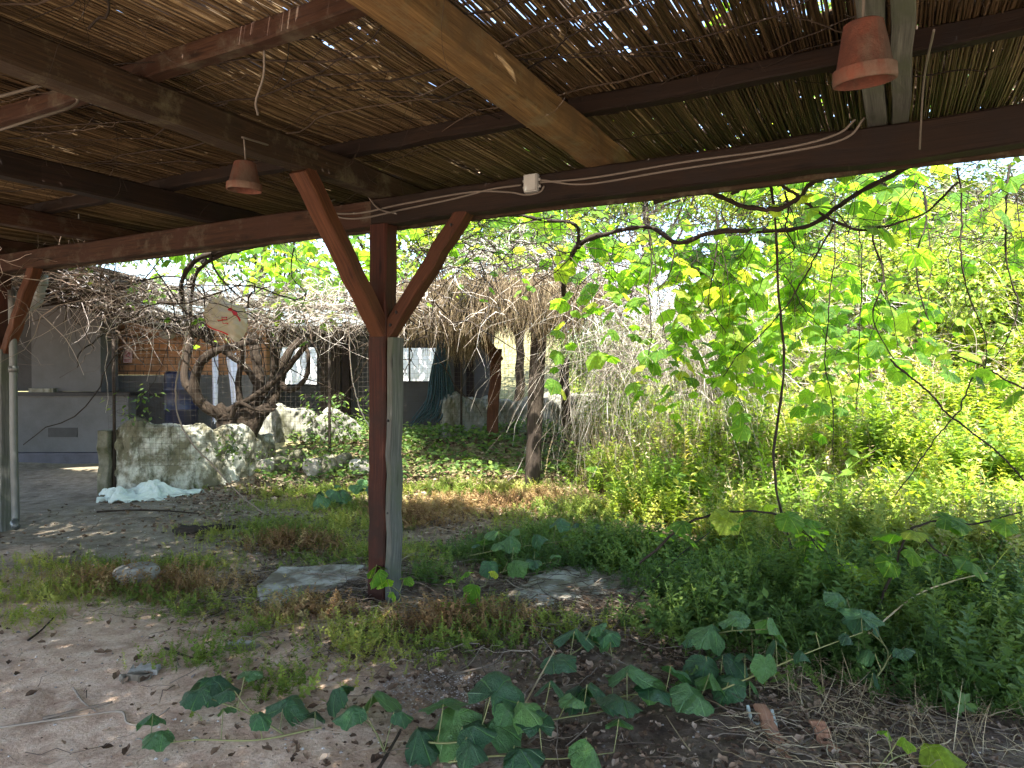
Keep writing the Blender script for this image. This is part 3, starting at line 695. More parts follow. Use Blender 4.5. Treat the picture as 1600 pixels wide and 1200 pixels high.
# roof sheets and eaves board, posts
g = G(); timber(g, at(60, 452, 10.8) - B0, at(335, 520, 13.0) - B0, .05, .34, seg=8); g.build('eaves_board', M['darkred'], bld)
g = G(); V = np.array([[-13, 9.6, 2.98], [-5.6, 9.6, 2.96], [-4.7, 12.3, 2.75], [-.3, 12.6, 2.66], [-.3, 17.2, 2.95], [-13, 17.2, 3.4]]) - B0  # front overhang extended forward to shade the counter and the grey wall
V2 = V - [0, 0, .05]; g.add(np.vstack([V, V2]), [np.arange(6)[None], np.arange(6, 12)[::-1][None], np.array([[i, (i + 1) % 6, (i + 1) % 6 + 6, i + 6] for i in range(6)])])
g.build('roof', M['darkred'], bld)
g = G(); tubes(g, spline([at(143, 490, 12.2), at(200, 497, 12.5), at(268, 510, 12.9)], 8)[None] - B0, .075, 10); g.build('gutter', M['counter'], bld, True)
for u_, yy_ in ((541, 14.2), (716, 14.2), (735, 14.35)):
    g = G(); timber(g, np.array([ux(u_, yy_), yy_, 0]) - B0, np.array([ux(u_, yy_), yy_, 2.55]) - B0, .16, .12, up=(0, 1, 0)); g.build('post', M['darkred'], bld)
for u0, u1, mm in ((318, 352, 'brown'), (372, 400, 'log'), (402, 432, 'grey'), (500, 532, 'log')):
    yy_ = 14.4; g = G(); n_ = 4
    for k in range(n_):
        xx = ux(u0 + (k + .5) * (u1 - u0) / n_, yy_); wd = (u1 - u0) / n_ / F * yy_ - .008
        timber(g, np.array([xx, yy_, .5]) - B0, np.array([xx + .01, yy_, 2.45]) - B0, wd, .03, up=(0, 1, 0), seg=4)
    g.build('board_panel', M[mm], bld)
# white wall added behind the openings so sunlight on it makes them bright
g = G(); box(g, (-9, 20.5, -.2), (-1.75, 20.75, 3.0)); tag(g.build('bright_backing_wall', M['whitewall']), 'white backing wall added to make the two openings bright', 'wall')
# wheel decoration, notice, lamp shade
wc = at(166, 566, 12.9)
e = tag(empty('wheel', wc), 'black spoked wheel hung on the brick wall beside the pier', 'wheel')
g = G(); an = np.linspace(0, 2 * math.pi, 33); tubes(g, np.stack([.18 * np.cos(an), 0 * an, .27 * np.sin(an)], -1)[None], .03, 8); g.build('rim', M['iron'], e, True)
g = G()
for a in np.arange(8) * math.pi / 4: tubes(g, [[(0, 0, 0), (.17 * math.cos(a), 0, .26 * math.sin(a))]], .016, 6)
g.build('spoke', M['iron'], e, True)
g = G(); lathe(g, [(.001, -.03), (.05, -.03), (.05, .03), (.001, .03)], (0, 0, 0), 14, tilt=Matrix.Rotation(R(90), 3, 'X')); g.build('hub', M['iron'], e, True)
nc = at(200, 556, 13.25)
e = tag(empty('notice', nc), 'small pale notice with red marks fixed to the brick wall', 'notice')
g = G(); box(g, (-.08, -.012, -.13), (.08, 0, .13)); g.build('board', M['paper'], e)
g = G()
an = np.linspace(0, 2 * math.pi, 17); tubes(g, np.stack([.0 + .045 * np.cos(an), 0 * an - .016, .03 + .045 * np.sin(an)], -1)[None], .006, 4)
tubes(g, [[(-.03, -.016, .0), (.03, -.016, .06)]], .006, 4); tubes(g, [[(-.055, -.016, -.07), (.055, -.016, -.07)]], .006, 4); tubes(g, [[(-.055, -.016, -.1), (.03, -.016, -.1)]], .005, 4)
g.build('printed_marks', M['ink'], e)
bc = at(262, 521, 12.9)
e = tag(empty('wall_lamp', bc), 'pale round lamp shade under the eaves above the brick wall', 'lamp')
g = G(); lathe(g, [(.02, .09), (.05, .08), (.14, .0), (.135, -.06), (.08, -.10), (.001, -.11)], (0, 0, 0), 20); g.build('shade', M['box'], e, True)
g = G(); tubes(g, [[(0, 0, .08), (0, .15, .14), (0, .4, .14)]], .02, 6); g.build('arm', M['iron'], e, True)
# barrel, cloths
e = tag(empty('barrel', at(283, 690, 12.6) * [1, 1, 0]), 'dark blue plastic barrel beside the brick wall', 'barrel')
bh = 1.62
g = G(); lathe(g, [(.001, .5), (.24, .5), (.27, .55), (.27, .85), (.285, .87), (.285, .9), (.27, .92), (.27, 1.2), (.285, 1.22), (.285, 1.25), (.27, 1.27), (.27, 1.5), (.25, 1.55), (.001, 1.55)], (0, 0, 0), 24); g.build('drum', M['blue'], e, True)
g = G(); lathe(g, [(.04, 1.55), (.05, 1.55), (.05, 1.58), (.001, 1.58)], (.1, 0, 0), 12); g.build('bung', M['iron'], e, True)
g = G(); lathe(g, [(.001, .0), (.22, .0), (.22, .5), (.001, .5)], (0, 0, 0), 12); g.build('block', M['moss'], e)
def cloth(name, x0, x1, z0, z1, y, label, cat, mat='cloth', slant=0., parent=None, nw=5):
    nx_, nz_ = 24, 18; s = np.linspace(0, 1, nx_); t = np.linspace(0, 1, nz_); S, T = np.meshgrid(s, t)
    Xc = x0 + (x1 - x0) * (S - .5) * (1 - .35 * (1 - T)) + (x1 - x0) * .5 + slant * (1 - T); Zc = z0 + (z1 - z0) * T + .03 * np.sin(S * 7)
    Yc = y + .05 * np.sin(S * nw * 6.28 + T * 2) * (1.1 - .5 * T) 
    g = G(); ii, jj = np.meshgrid(np.arange(nx_ - 1), np.arange(nz_ - 1)); q = (jj * nx_ + ii).ravel()
    V = np.stack([Xc, Yc, Zc], -1).reshape(-1, 3); n0 = len(V)
    F1 = np.stack([q, q + 1, q + nx_ + 1, q + nx_], -1)
    g.add(np.vstack([V, V + [0, .006, 0]]), [F1, F1[:, ::-1] + n0]); return tag(g.build(name, M[mat], parent, True), label, cat)
cloth('hanging_cloth', at(330, 0, 12.6)[0], at(340, 0, 12.6)[0], vz(660, 12.6), vz(555, 12.6), 12.6, 'narrow white cloth hanging behind the vine trunk on the left', 'cloth', nw=1)
cloth('hanging_cloth', at(352, 0, 12.6)[0], at(368, 0, 12.6)[0], vz(632, 12.6), vz(552, 12.6), 12.6, 'wider bluish-white cloth hanging behind the vine trunk', 'cloth', slant=.08, nw=1)

# blue-green net tied up, with a knotted sweep
e = tag(empty('hammock_net', at(690, 660, 12.4)), 'blue-green net hanging gathered beside the right opening', 'net')
E0 = at(690, 660, 12.4); g = G()
for k in range(34):
    s = k / 33; top = at(684 + 8 * s, 535, 12.4); a1 = at(672 + 34 * s, 590 + 4 * math.sin(k), 12.35 + .1 * math.sin(k * 2.)); a2 = at(664 + 46 * s, 632 + 8 * math.cos(k * 1.7), 12.3 + .12 * math.cos(k * 3.)); a3 = at(640 + 66 * s, 662 + 6 * math.sin(k * 2.1) - 8 * (1 - s) * s * 4, 12.2)
    tubes(g, spline([top, a1, a2, a3], 14)[None] - E0, .011, 4)
g.build('netting', M['net'], e, True)
g = G()
for k in range(22):
    s = k / 21; y_ = 12.3; v_ = 545 + 105 * s
    tubes(g, spline([at(684 - 22 * s ** 1.5, v_, y_), at(690, v_ + 5, y_ - .05), at(694 + 13 * s, v_ - 3, y_)], 8)[None] - E0, .006, 3)
g.build('cross_strand', M['net'], e, True)

# ------------------------------------------------------------------ low walls
def stonewall(name, base, pts, zt, zb, th, mat, label):
    pts = spline(pts, 130); n = len(pts); d = np.gradient(pts, axis=0)[:, :2]; d = d / np.linalg.norm(d, axis=1)[:, None]; nn = np.stack([-d[:, 1], d[:, 0]], -1)
    sec = np.array([(-.5, 0), (-.54, .25), (-.5, .55), (-.5, .85), (-.36, 1), (0, 1.04), (.36, 1), (.5, .85), (.5, .4), (.5, 0)]); q_ = np.linspace(0, 9, 37); sec = np.stack([np.interp(q_, np.arange(10), sec[:, k]) for k in (0, 1)], -1)
    K = len(sec); V = np.zeros((n, K, 3)); sl = np.linspace(0, 1, n) * np.linalg.norm(pts[-1] - pts[0])
    wl = .05 * np.sin(sl * 2.3 + 1) + .035 * np.sin(sl * 6.1) + .02 * np.sin(sl * 15 + 2) - .22 * np.exp(-((sl - sl[-1]) / .25) ** 2) - .10 * np.exp(-(sl / .12) ** 2) - .12 * np.exp(-((sl - .62 * sl[-1]) / .10) ** 2)
    for k, (a, b) in enumerate(sec):
        off = .022 * np.sin(sl * 9 + b * 8 + 2 * np.sin(b * 5)) + .018 * np.sin(sl * 21 + b * 17 + 3 * np.sin(sl * 4)) + .012 * np.sin(sl * 47 - b * 31) + rng.normal(0, .005, n)
        V[:, k, :2] = pts[:, :2] + nn * (a * th + off * np.sign(a))[:, None]; V[:, k, 2] = zb + (zt + wl - zb) * b + (rng.normal(0, .004, n) if b > 0 else 0)
    i = np.arange(n - 1)[:, None] * K; j = np.arange(K - 1)[None]
    f = np.stack([i + j, i + j + 1, i + K + j + 1, i + K + j], -1).reshape(-1, 4)
    g = G(); g.add(V - np.array(base), [f, np.arange(K)[::-1][None], ((n - 1) * K + np.arange(K))[None]])
    o = g.build(name, M[mat], None, True); o.location = base; return tag(o, label, 'wall')
wA = at(255, 770, 9.1) * [1, 1, 0]
stonewall('planter_wall', wA, [at(182, 0, 9.0) * [1, 1, 0], at(250, 0, 9.15) * [1, 1, 0], at(345, 0, 9.7) * [1, 1, 0], at(420, 0, 10.5) * [1, 1, 0]], .83, -.1, .28, 'mosswall', 'low whitewashed mossy planter wall below the twisted vine trunk')
wB = np.array([-3.2, 11.6, 0])
stonewall('garden_wall', wB, [at(395, 0, 11.2) * [1, 1, 0], at(480, 0, 11.5) * [1, 1, 0], at(560, 0, 12.2) * [1, 1, 0]], .93, .1, .25, 'wall3', 'pale stained garden wall right of the vine trunk')
wC = np.array([.3, 13.2, 0])
stonewall('boundary_wall', wC, [at(690, 0, 12.2) * [1, 1, 0], at(760, 0, 12.8) * [1, 1, 0], at(850, 0, 13.4) * [1, 1, 0], at(960, 0, 13.8) * [1, 1, 0]], 1.07, .2, .25, 'wall3', 'grey boundary wall behind the thatched shelter posts')
# brick pier at the planter's left end
g = G(); timber(g, (0, 0, -.05), (0, 0, .8), .13, .3, up=(0, 1, 0), seg=8, wob=.006, c=.01); o = g.build('wall_pier', M['moss']); o.location = at(170, 765, 8.95) * [1, 1, 0]; tag(o, 'narrow mossy pier at the left end of the planter wall', 'pier')

# stones: lumpy pieces
def stone(name, p, size, label, cat='stone', mat='stone', group=None, seed=None, flat_=1.):
    nu, nv = 14, 9; th = np.linspace(0, 2 * math.pi, nu, endpoint=False); ph = np.linspace(.12, math.pi - .12, nv)
    T, Pn = np.meshgrid(th, ph); d = np.stack([np.sin(Pn) * np.cos(T), np.sin(Pn) * np.sin(T), np.cos(Pn)], -1)
    k = rng.normal(0, 1, (6, 3)); r = 1 + sum(.07 * np.sin((d @ k[i]) * 2.6 + i) for i in range(6)); r = np.clip(r, .7, 1.18)
    d = np.sign(d) * np.abs(d) ** .8
    V = d * r[..., None] * np.array(size) / 2
    i = np.arange(nv - 1)[:, None] * nu; j = np.arange(nu)[None]; j2 = (j + 1) % nu
    f = np.stack([i + j, i + nu + j, i + nu + j2, i + j2], -1).reshape(-1, 4)
    g = G(); g.add(V, [f, np.arange(nu)[None], ((nv - 1) * nu + np.arange(nu)[::-1])[None]], None, rng.random())
    o = g.build(name, M[mat], None, False); o.location = (p[0], p[1], p[2] + size[2] * .3); o.rotation_euler = (0, 0, rng.uniform(0, 6)); return tag(o, label, cat, group)
stone('stone', gp(215, 908), (.34, .24, .16), 'large pale stone lying in the weeds at the left')
def flatslab(name, pts, th, p, label, mat='slab', cat='slab'):
    pts = np.array(pts, float); n = len(pts); c = pts.mean(0)
    th_ = np.linspace(0, n, n * 5, endpoint=False); i0 = th_.astype(int) % n; fr = (th_ - th_.astype(int))[:, None]
    o2 = pts[i0] * (1 - fr) + pts[(i0 + 1) % n] * fr + rng.normal(0, .022, (len(th_), 2)); m = len(o2)
    ci = c + (o2 - c) * .97
    V = np.vstack([np.c_[o2, np.full(m, -.02)], np.c_[o2, np.full(m, th - .008)], np.c_[ci, np.full(m, th)]])
    j = np.arange(m); j2 = (j + 1) % m
    g = G(); g.add(V - [p[0], p[1], 0], [np.stack([j, j2, m + j2, m + j], -1), np.stack([m + j, m + j2, 2 * m + j2, 2 * m + j], -1), (2 * m + j)[None]])
    o = g.build(name, M[mat]); o.location = p; return tag(o, label, cat)
def gxy(u, v): return gp(u, v)[:2]
flatslab('concrete_slab', [gxy(790, 935), gxy(850, 985), gxy(985, 985), gxy(1110, 925), gxy(1130, 892), gxy(960, 880), gxy(860, 895)], .034, (*gxy(950, 935), .0), 'broken pale concrete slab on the ground right of the middle post')
flatslab('concrete_slab', [gxy(405, 945), gxy(470, 938), gxy(560, 905), gxy(565, 885), gxy(440, 890), gxy(400, 920)], .018, (*gxy(480, 918), 0), 'pale concrete slab covered with twigs left of the middle post')
flatslab('paving_stone', [gxy(190, 1062), gxy(222, 1066), gxy(245, 1050), gxy(212, 1046)], .02, (*gxy(215, 1056), 0), 'small flat greenish paving stone in the sand')
flatslab('paving_stone', [gxy(350, 1018), gxy(392, 1020), gxy(390, 1008), gxy(355, 1008)], .025, (*gxy(372, 1014), 0), 'small pale paving stone behind the sandy patch')
flatslab('paving_stone', [gxy(840, 752), gxy(885, 750), gxy(870, 738), gxy(838, 738)], .05, (*gxy(860, 745), 0), 'flat pale stone at the foot of the round post')
# rubble row in front of the garden wall
lab = ['pale rubble stone right of the planter wall corner', 'pale rubble stone at the left of the mossy row', 'squarish rubble stone in the mossy row', 'low rubble stone in the middle of the mossy row', 'whitish rubble stone half under ivy', 'rounded rubble stone near the log', 'small rubble stone behind the log end', 'long flat rubble stone by the ivy', 'grey rubble stone at the right of the mossy row', 'last small rubble stone left of the middle post']
for k, u_ in enumerate(np.linspace(345, 560, 10)):
    p = at(u_, 0, 10.1 + .1 * (k % 3)); p[2] = hg(p[0], p[1]) + .02
    stone('rubble_stone', p, (rng.uniform(.2, .34), rng.uniform(.2, .3), rng.uniform(.18, .3)), lab[k], 'stone', 'moss' if k % 3 else 'stone', 'rubble stones edging the bed')
for k, (u_, v_, lb) in enumerate(((330, 752, 'dark mossy boulder at the foot of the planter wall'), (300, 758, 'pale boulder against the planter wall foot'), (262, 760, 'small boulder left of the mossy one'))):
    stone('boulder', gp(u_, v_), (.32, .26, .3), lb, 'stone', ('moss', 'stone', 'moss')[k])
# log lying in front
lg = np.array([0., 0, 0]); g = G(); a_ = gp(352, 752) + [0, 0, .08]; b_ = gp(585, 722) + [0, 0, .16]
P = spline([a_, (a_ + b_) / 2 + [0, .1, .03], b_], 16); tubes(g, P[None] - a_, taper(1, 16, .085, .6) * rng.uniform(.92, 1.08, (1, 16)), 10, caps=True); o = g.build('log', M['bark'], None, True); o.location = a_; tag(o, 'long bark-covered log lying in front of the rubble row', 'log')

# ------------------------------------------------------------------ wire mesh fence along planter and wall
def mesh_fence(pts, z0, z1, cell, label, posts):
    pts = spline(pts, 60); L = np.concatenate([[0], np.cumsum(np.linalg.norm(np.diff(pts[:, :2], axis=0), axis=1))]); base = pts[len(pts) // 2] * [1, 1, 0]
    e = tag(empty('wire_fence', base), label, 'fence'); g = G(); n = int(L[-1] / cell)
    def sag(x, z): return .04 * np.sin(x * 2.3) * np.sin(z * 3)
    zz = np.linspace(z0, z1, 9)
    s = np.arange(n + 1) * cell; px = np.interp(s, L, pts[:, 0]); py = np.interp(s, L, pts[:, 1])
    P = np.stack([np.broadcast_to(px[:, None], (n + 1, 9)), py[:, None] + sag(px[:, None], zz[None]), np.broadcast_to(zz[None], (n + 1, 9)) + .01 * np.sin(px[:, None] * 5)], -1)
    tubes(g, P - base, .0016, 3)
    m = int((z1 - z0) / cell); z = z0 + np.arange(m + 1) * cell
    P = np.stack([np.broadcast_to(px[None], (m + 1, n + 1)), py[None] + sag(px[None], z[:, None]), z[:, None] + .01 * np.sin(px[None] * 5)], -1)
    tubes(g, P - base, .0016, 3); o = g.build('wire_mesh', M['wire'], e)
    for t in posts:
        q = np.array([np.interp(t * L[-1], L, pts[:, i]) for i in range(3)]) - base; g = G(); tubes(g, [[(q[0], q[1] + .03, z0 - .4), (q[0], q[1] + .03, z1 + .05)]], .02, 7, caps=True); g.build('fence_post', M['log'], e, True)
    return e
mesh_fence([at(168, 0, 8.85) * [1, 1, 0], at(260, 0, 8.95) * [1, 1, 0], at(360, 0, 9.5) * [1, 1, 0], at(520, 0, 10.3) * [1, 1, 0]], .35, 1.95, .07, 'rusty wire mesh fence in front of the planter wall', (0.02, .98))
mesh_fence([at(560, 0, 11.2) * [1, 1, 0], at(660, 0, 11.6) * [1, 1, 0], at(760, 0, 12.3) * [1, 1, 0], at(930, 0, 13.2) * [1, 1, 0]], .7, 2.05, .075, 'wire mesh fence in front of the grey wall opening', (0.4, .72))

# ------------------------------------------------------------------ twisted vine trunk
tb = at(372, 705, 10.2); tb[2] = .35
tv = tag(empty('twisted_tree', tb), 'thick twisted old vine trunk rising behind the planter wall', 'tree')
def stem(g, px, r0, r1, n=26, sides=9, lump=.06):
    P = spline([at(*p) for p in px], n); rr = .74 * np.linspace(r0, r1, n) * (1 + lump * rng.normal(0, 1, n)); P = P + rng.normal(0, r0 * .05, P.shape)
    tubes(g, P[None] - tb, rr[None], sides); return P
g = G(); stem(g, [(368, 730, 10.2), (372, 690, 10.2), (382, 660, 10.2), (392, 640, 10.2)], .34, .22, 16, 12); 
stem(g, [(355, 720, 10.1), (350, 680, 10.15), (352, 655, 10.2), (340, 640, 10.2)], .17, .16, 16, 10)
stem(g, [(392, 715, 10.2), (390, 680, 10.1), (405, 650, 10.1), (425, 632, 10.2)], .15, .12, 16, 10); g.build('trunk', M['bark'], tv, True)
for pl, r0, r1 in (
        ([(388, 665, 10.2), (420, 632, 10.3), (436, 600, 10.4), (446, 560, 10.4), (470, 530, 10.5)], .14, .07),
        ([(345, 650, 10.2), (310, 625, 10.1), (306, 585, 10.0), (325, 555, 9.9), (370, 540, 9.9), (410, 530, 10)], .11, .06),
        ([(350, 645, 10.2), (400, 618, 10.1), (440, 585, 10.0), (478, 540, 9.9)], .07, .05),
        ([(440, 600, 10.3), (455, 610, 10.2), (478, 590, 10.2), (482, 560, 10.2), (478, 540, 10.3)], .055, .04),
        ([(330, 640, 10.2), (290, 600, 10.3), (292, 560, 10.4), (300, 520, 10.4), (296, 470, 10.2), (302, 425, 9.6), (325, 403, 9.0)], .08, .05),
        ([(395, 650, 10.3), (405, 600, 10.4), (400, 560, 10.4), (395, 520, 10.4)], .12, .09),
        ([(402, 600, 10.4), (380, 570, 10.3), (345, 545, 10.2), (320, 530, 10.0)], .07, .05),
        ([(436, 600, 10.4), (432, 560, 10.2), (445, 520, 10.0), (430, 480, 9.6), (440, 420, 9.0)], .06, .03),
        ([(380, 650, 10.2), (372, 600, 10.2), (380, 550, 10.1), (372, 500, 9.8), (385, 450, 9.4)], .07, .03),
        ([(398, 640, 10.2), (425, 590, 10.2), (428, 540, 10.1), (455, 500, 9.8), (480, 470, 9.6)], .06, .025),
        ([(360, 655, 10.0), (372, 630, 9.95), (400, 640, 9.95), (430, 640, 10)], .05, .03)):
    g = G(); stem(g, pl, r0, r1); g.build('limb', M['bark'], tv, True)

# thick dark vine loops at the left under the beam
def vine(name, label, lines, mat='darkbark', leaf=None, cat='vine', n=40, group=None, leafmat_='vineleaf', every=.16, size=.12, tm=None):
    base = at(*lines[0][0][0]); e = tag(empty(name, base), label, cat, group); gl = G(); c = 0
    for px, r0, r1 in lines:
        g = G()
        P = spline([at(*p) for p in px], n); P = P + np.cumsum(rng.normal(0, .0035, P.shape), 0); tubes(g, P[None] - base, (np.linspace(r0, r1, n) * (1 + .12 * rng.normal(0, 1, n)))[None], 6)
        if leaf: c += leaves_on(gl, (P - base)[int(n * leaf[0]):int(n * leaf[1])], every, size, tm, .6, .07, g)
        g.build('stem', M[mat], e, True)
    if c: gl.build('foliage', M[leafmat_], e)
    return e
vine('climbing_vine', 'thick dark vine looping under the beam near the plastic sack', [([(430, 372, 7.1), (370, 388, 7.25), (312, 404, 7.6), (286, 440, 7.8), (290, 490, 8.2), (302, 525, 8.6)], .035, .022), ([(420, 380, 7.2), (345, 398, 7.4), (312, 420, 7.7), (298, 460, 7.9), (296, 510, 8.3)], .022, .014), ([(360, 380, 7.2), (330, 400, 7.4), (350, 440, 7.6), (400, 480, 7.8), (480, 500, 8.)], .013, .006)])

# ------------------------------------------------------------------ big hanging vines on the right
Y1 = 4.9
vine('climbing_vine', 'long black vine branch arching below the beam with lobed leaves', [([(880, 462, 6.4), (884, 430, 6.1), (905, 388, 5.8), (955, 368, 5.5), (1015, 362, 5.3), (1060, 382, 5.1), (1120, 366, 5.0), (1200, 364, 4.9), (1262, 352, 4.7), (1300, 325, 4.5), (1350, 292, 4.2), (1432, 252, 3.9)], .021, .014),
    ([(905, 388, 5.8), (898, 352, 5.7), (850, 345, 5.7), (800, 342, 5.6), (730, 352, 5.4)], .016, .01)], leaf=(.45, .95), every=.22, n=60)
vine('climbing_vine', 'forked dark vine branch close under the beam at the right', [([(1020, 318, 4.6), (1100, 300, 4.5), (1160, 322, 4.4), (1210, 330, 4.3), (1245, 312, 4.2), (1275, 285, 4.0), (1330, 262, 3.9)], .017, .012), ([(1180, 272, 4.3), (1215, 285, 4.3), (1248, 302, 4.3), (1290, 330, 4.3), (1350, 352, 4.4), (1430, 335, 4.4), (1490, 285, 4.3)], .011, .006), ([(1140, 305, 4.4), (1190, 292, 4.3), (1220, 275, 4.2)], .01, .008)], leaf=(.3, 1), every=.3, n=50)
vine('hanging_vine', 'long bare black vine hanging down to the ground plants at the right', [([(1200, 268, 4.5), (1208, 330, 4.5), (1214, 400, 4.5), (1220, 470, 4.5), (1228, 540, 4.5), (1226, 600, 4.5), (1214, 690, 4.45), (1216, 750, 4.4), (1226, 800, 4.4), (1242, 862, 4.35)], .0085, .007)])
vine('hanging_vine', 'thin vine hanging at the far right with few leaves', [([(1492, 262, 4.4), (1500, 340, 4.5), (1496, 400, 4.5), (1518, 480, 4.6), (1530, 530, 4.6), (1520, 600, 4.6)], .006, .003)])
vine('hanging_vine', 'thin vine hanging right of the long black one', [([(1305, 300, 4.9), (1302, 400, 4.9), (1296, 470, 5.0), (1290, 560, 5.0), (1304, 640, 5.0), (1300, 720, 5.0)], .005, .003), ([(1340, 350, 4.9), (1345, 420, 5), (1350, 520, 5), (1345, 640, 5.0)], .004, .003)])
vine('hanging_vine', 'slanting thin vine crossing the meadow at the right edge', [([(1390, 560, 4.2), (1440, 600, 4.1), (1490, 650, 4.0), (1560, 710, 3.9), (1640, 790, 3.8)], .007, .005), ([(1520, 590, 4.1), (1490, 640, 4.05), (1450, 700, 4.0), (1400, 770, 3.95)], .005, .003)], leaf=(.0, .4), every=.25, size=.09)
vine('hanging_vine', 'diagonal thin stem crossing in front of the bright leaves', [([(1300, 350, 4.7), (1262, 420, 4.8), (1220, 490, 4.9), (1165, 545, 5.0), (1130, 590, 5.1)], .0065, .003), ([(1225, 430, 4.6), (1270, 490, 4.6), (1310, 530, 4.7)], .004, .002)])
hv = []
labs = ['bare hanging tendril beside the round shelter post', 'bare hanging stem in front of the dry creeper curtain', 'thin stem hanging left of the long black vine', 'thin curved stem hanging over the leafy creeper', 'pair of fine stems hanging near the sky gap', 'fine stem hanging above the bright meadow', 'wavy thin stem hanging over the hillside scrub', 'long curved stem at the right edge below the beam', 'short stem hanging left of the twisted vine top']
for k, (u_, v0, v1, y_) in enumerate(((848, 345, 470, 6.6), (1014, 360, 560, 5.6), (1120, 330, 520, 5.2), (1048, 372, 460, 5.4), (1225, 300, 420, 4.7), (1372, 310, 560, 4.8), (1440, 300, 500, 4.9), (1575, 260, 560, 4.6), (460, 388, 480, 6.9))):
    mid = (v0 + v1) / 2
    vine('hanging_vine', labs[k], [([(u_, v0, y_), (u_ + rng.uniform(-8, 8), (v0 + mid) / 2, y_), (u_ + rng.uniform(-12, 12), mid, y_), (u_ + rng.uniform(-18, 18), (v1 + mid) / 2, y_ + .05), (u_ + rng.uniform(-25, 25), v1, y_ + .1)], .007, .0035), ([(u_ + 2, v0 + 10, y_), (u_ + rng.uniform(5, 25), mid, y_), (u_ + rng.uniform(-5, 35), v1 - 10, y_)], .004, .002)], n=24, group='thin vines hanging from the roof edge')
vine('hanging_vine', 'pale dead vine hanging in front of the planter wall', [([(283, 560, 7.6), (276, 600, 7.4), (280, 650, 7.2), (300, 690, 7.0), (335, 725, 6.9), (375, 770, 6.8), (415, 800, 6.7)], .010, .006), ([(284, 560, 7.6), (300, 580, 7.6), (312, 605, 7.6), (322, 640, 7.6)], .009, .004), ([(290, 520, 7.7), (283, 545, 7.6), (283, 562, 7.6)], .008, .009)], mat='twig')
vine('hanging_vine', 'pale dead stem hanging left of the middle post', [([(545, 500, 6.5), (548, 560, 6.5), (556, 600, 6.5), (566, 640, 6.5), (580, 664, 6.5)], .006, .004)], mat='twig')

# leafy creeper curtain (green vine leaves) right of the shelter
def creeper(name, label, starts, Lr, every, size, wob=.25, grav=.25, mat='vineleaf', tm=None, N_=40, r=.004, K=14, cat='creeper', ymin=.35):
    base = np.array(starts).mean(0); base[2] = 0; e = tag(empty(name, base), label, cat); g = G(); gl = G()
    a, b = np.array(starts[0]), np.array(starts[1])
    for i in range(N_):
        t = rng.random(3); p = a + (b - a) * t; L = rng.uniform(*Lr)
        P = wander(p, (*rng.normal(0, 1, 2), rng.uniform(-.4, .3)), L, K, wob, grav)[0]
        if w2loc(P)[:, 1].min() < ymin: continue
        tubes(g, (P - base)[None], taper(1, K, r), 4)
        leaves_on(gl, P - base, every, size, tm, .7, .08, g)
    g.build('stem', M['darktwig'], e, True)['kind'] = 'stuff'; gl.build('foliage', M[mat], e)['kind'] = 'stuff'; return e
creeper('leafy_creeper', 'bright green vine leaves hanging between the round post and the sky gap', [at(950, 330, 5.6), at(1250, 430, 7.0)], (.6, 1.4), .11, .17, N_=34)
creeper('leafy_creeper', 'yellow-green vine leaves lit by the sun above the dry creeper', [at(1080, 420, 6.5), at(1330, 560, 8.5)], (.5, 1.4), .10, .17, N_=46)
creeper('leafy_creeper', 'loose vine leaves hanging under the beam at the upper right', [at(1100, 270, 4.6), at(1520, 330, 5.6)], (.3, .8), .16, .17, N_=13)
creeper('leafy_creeper', 'green leaves above the dry twigs left of the middle post', [at(340, 395, 7.5), at(560, 420, 10.0)], (.4, 1.0), .12, .14, N_=30)
creeper('leafy_creeper', 'young leaves sprouting through the dead twig mass', [np.array([-4.6, 7.6, 2.2]), np.array([-1.2, 9.0, 2.7])], (.3, .8), .12, .10, .3, .0, N_=26)
creeper('leafy_creeper', 'green leaves on the twigs right of the middle post', [at(640, 360, 6.5), at(960, 380, 8.5)], (.4, .9), .14, .13, N_=14)
# overhead arbour of vines beyond the roof edge (casts the dappled shade)
creeper('vine_canopy', 'vine leaf canopy spreading overhead just outside the shelter edge', [loc2w(np.array([-5., 1.25, 3.0])), loc2w(np.array([5.5, 2.0, 3.3]))], (.8, 1.8), .12, .17, .3, 0.0, N_=78, ymin=1.15)
creeper('vine_canopy', 'vine leaf canopy over the dry twigs and thatched shelter', [np.array([-5.5, 9.5, 3.1]), np.array([1.2, 12.5, 3.6])], (.8, 1.8), .14, .15, .3, .0, N_=42)

# dead twig tangle
def tangle(name, label, n, lo, hi, Lr, r, wob=.35, grav=0., kind='stuff', mat='twig', dirz=.5, K=9, shape=None):
    lo = np.array(lo, float); hi = np.array(hi, float); base = (lo + hi) / 2 * [1, 1, 0]
    p = lo + (hi - lo) * rng.random((n, 3))
    if shape: p = shape(p)
    d = rdir(n, -dirz, dirz); P = wander(p, d, rng.uniform(*Lr, n), K, wob, grav, n)
    g = G(); tubes(g, P - base, taper(n, K, rng.uniform(*r, n)), 3); o = g.build(name, M[mat]); o.location = base
    return tag(o, label, name.replace('_', ' '), None, kind)
creeper('ivy', 'dark ivy spilling over the garden wall right of the vine trunk', [np.array([-3.2, 10.9, .7]), np.array([-2.0, 11.3, 1.25])], (.3, .8), .05, .09, .4, .3, 'darkweed', LEAF_SM, 34, .003, 10, 'ivy')
creeper('ivy', 'sprig of ivy growing on the planter wall top at the left', [np.array([-4.9, 8.9, .85]), np.array([-4.5, 9.1, 1.3])], (.2, .45), .05, .08, .4, .1, 'darkweed', LEAF_SM, 9, .002, 10, 'ivy')
creeper('ivy', 'ivy hanging on the planter wall beside the trunk', [np.array([-4.0, 9.2, .5]), np.array([-3.6, 9.5, .9])], (.2, .45), .05, .08, .4, .3, 'darkweed', LEAF_SM, 12, .002, 10, 'ivy')
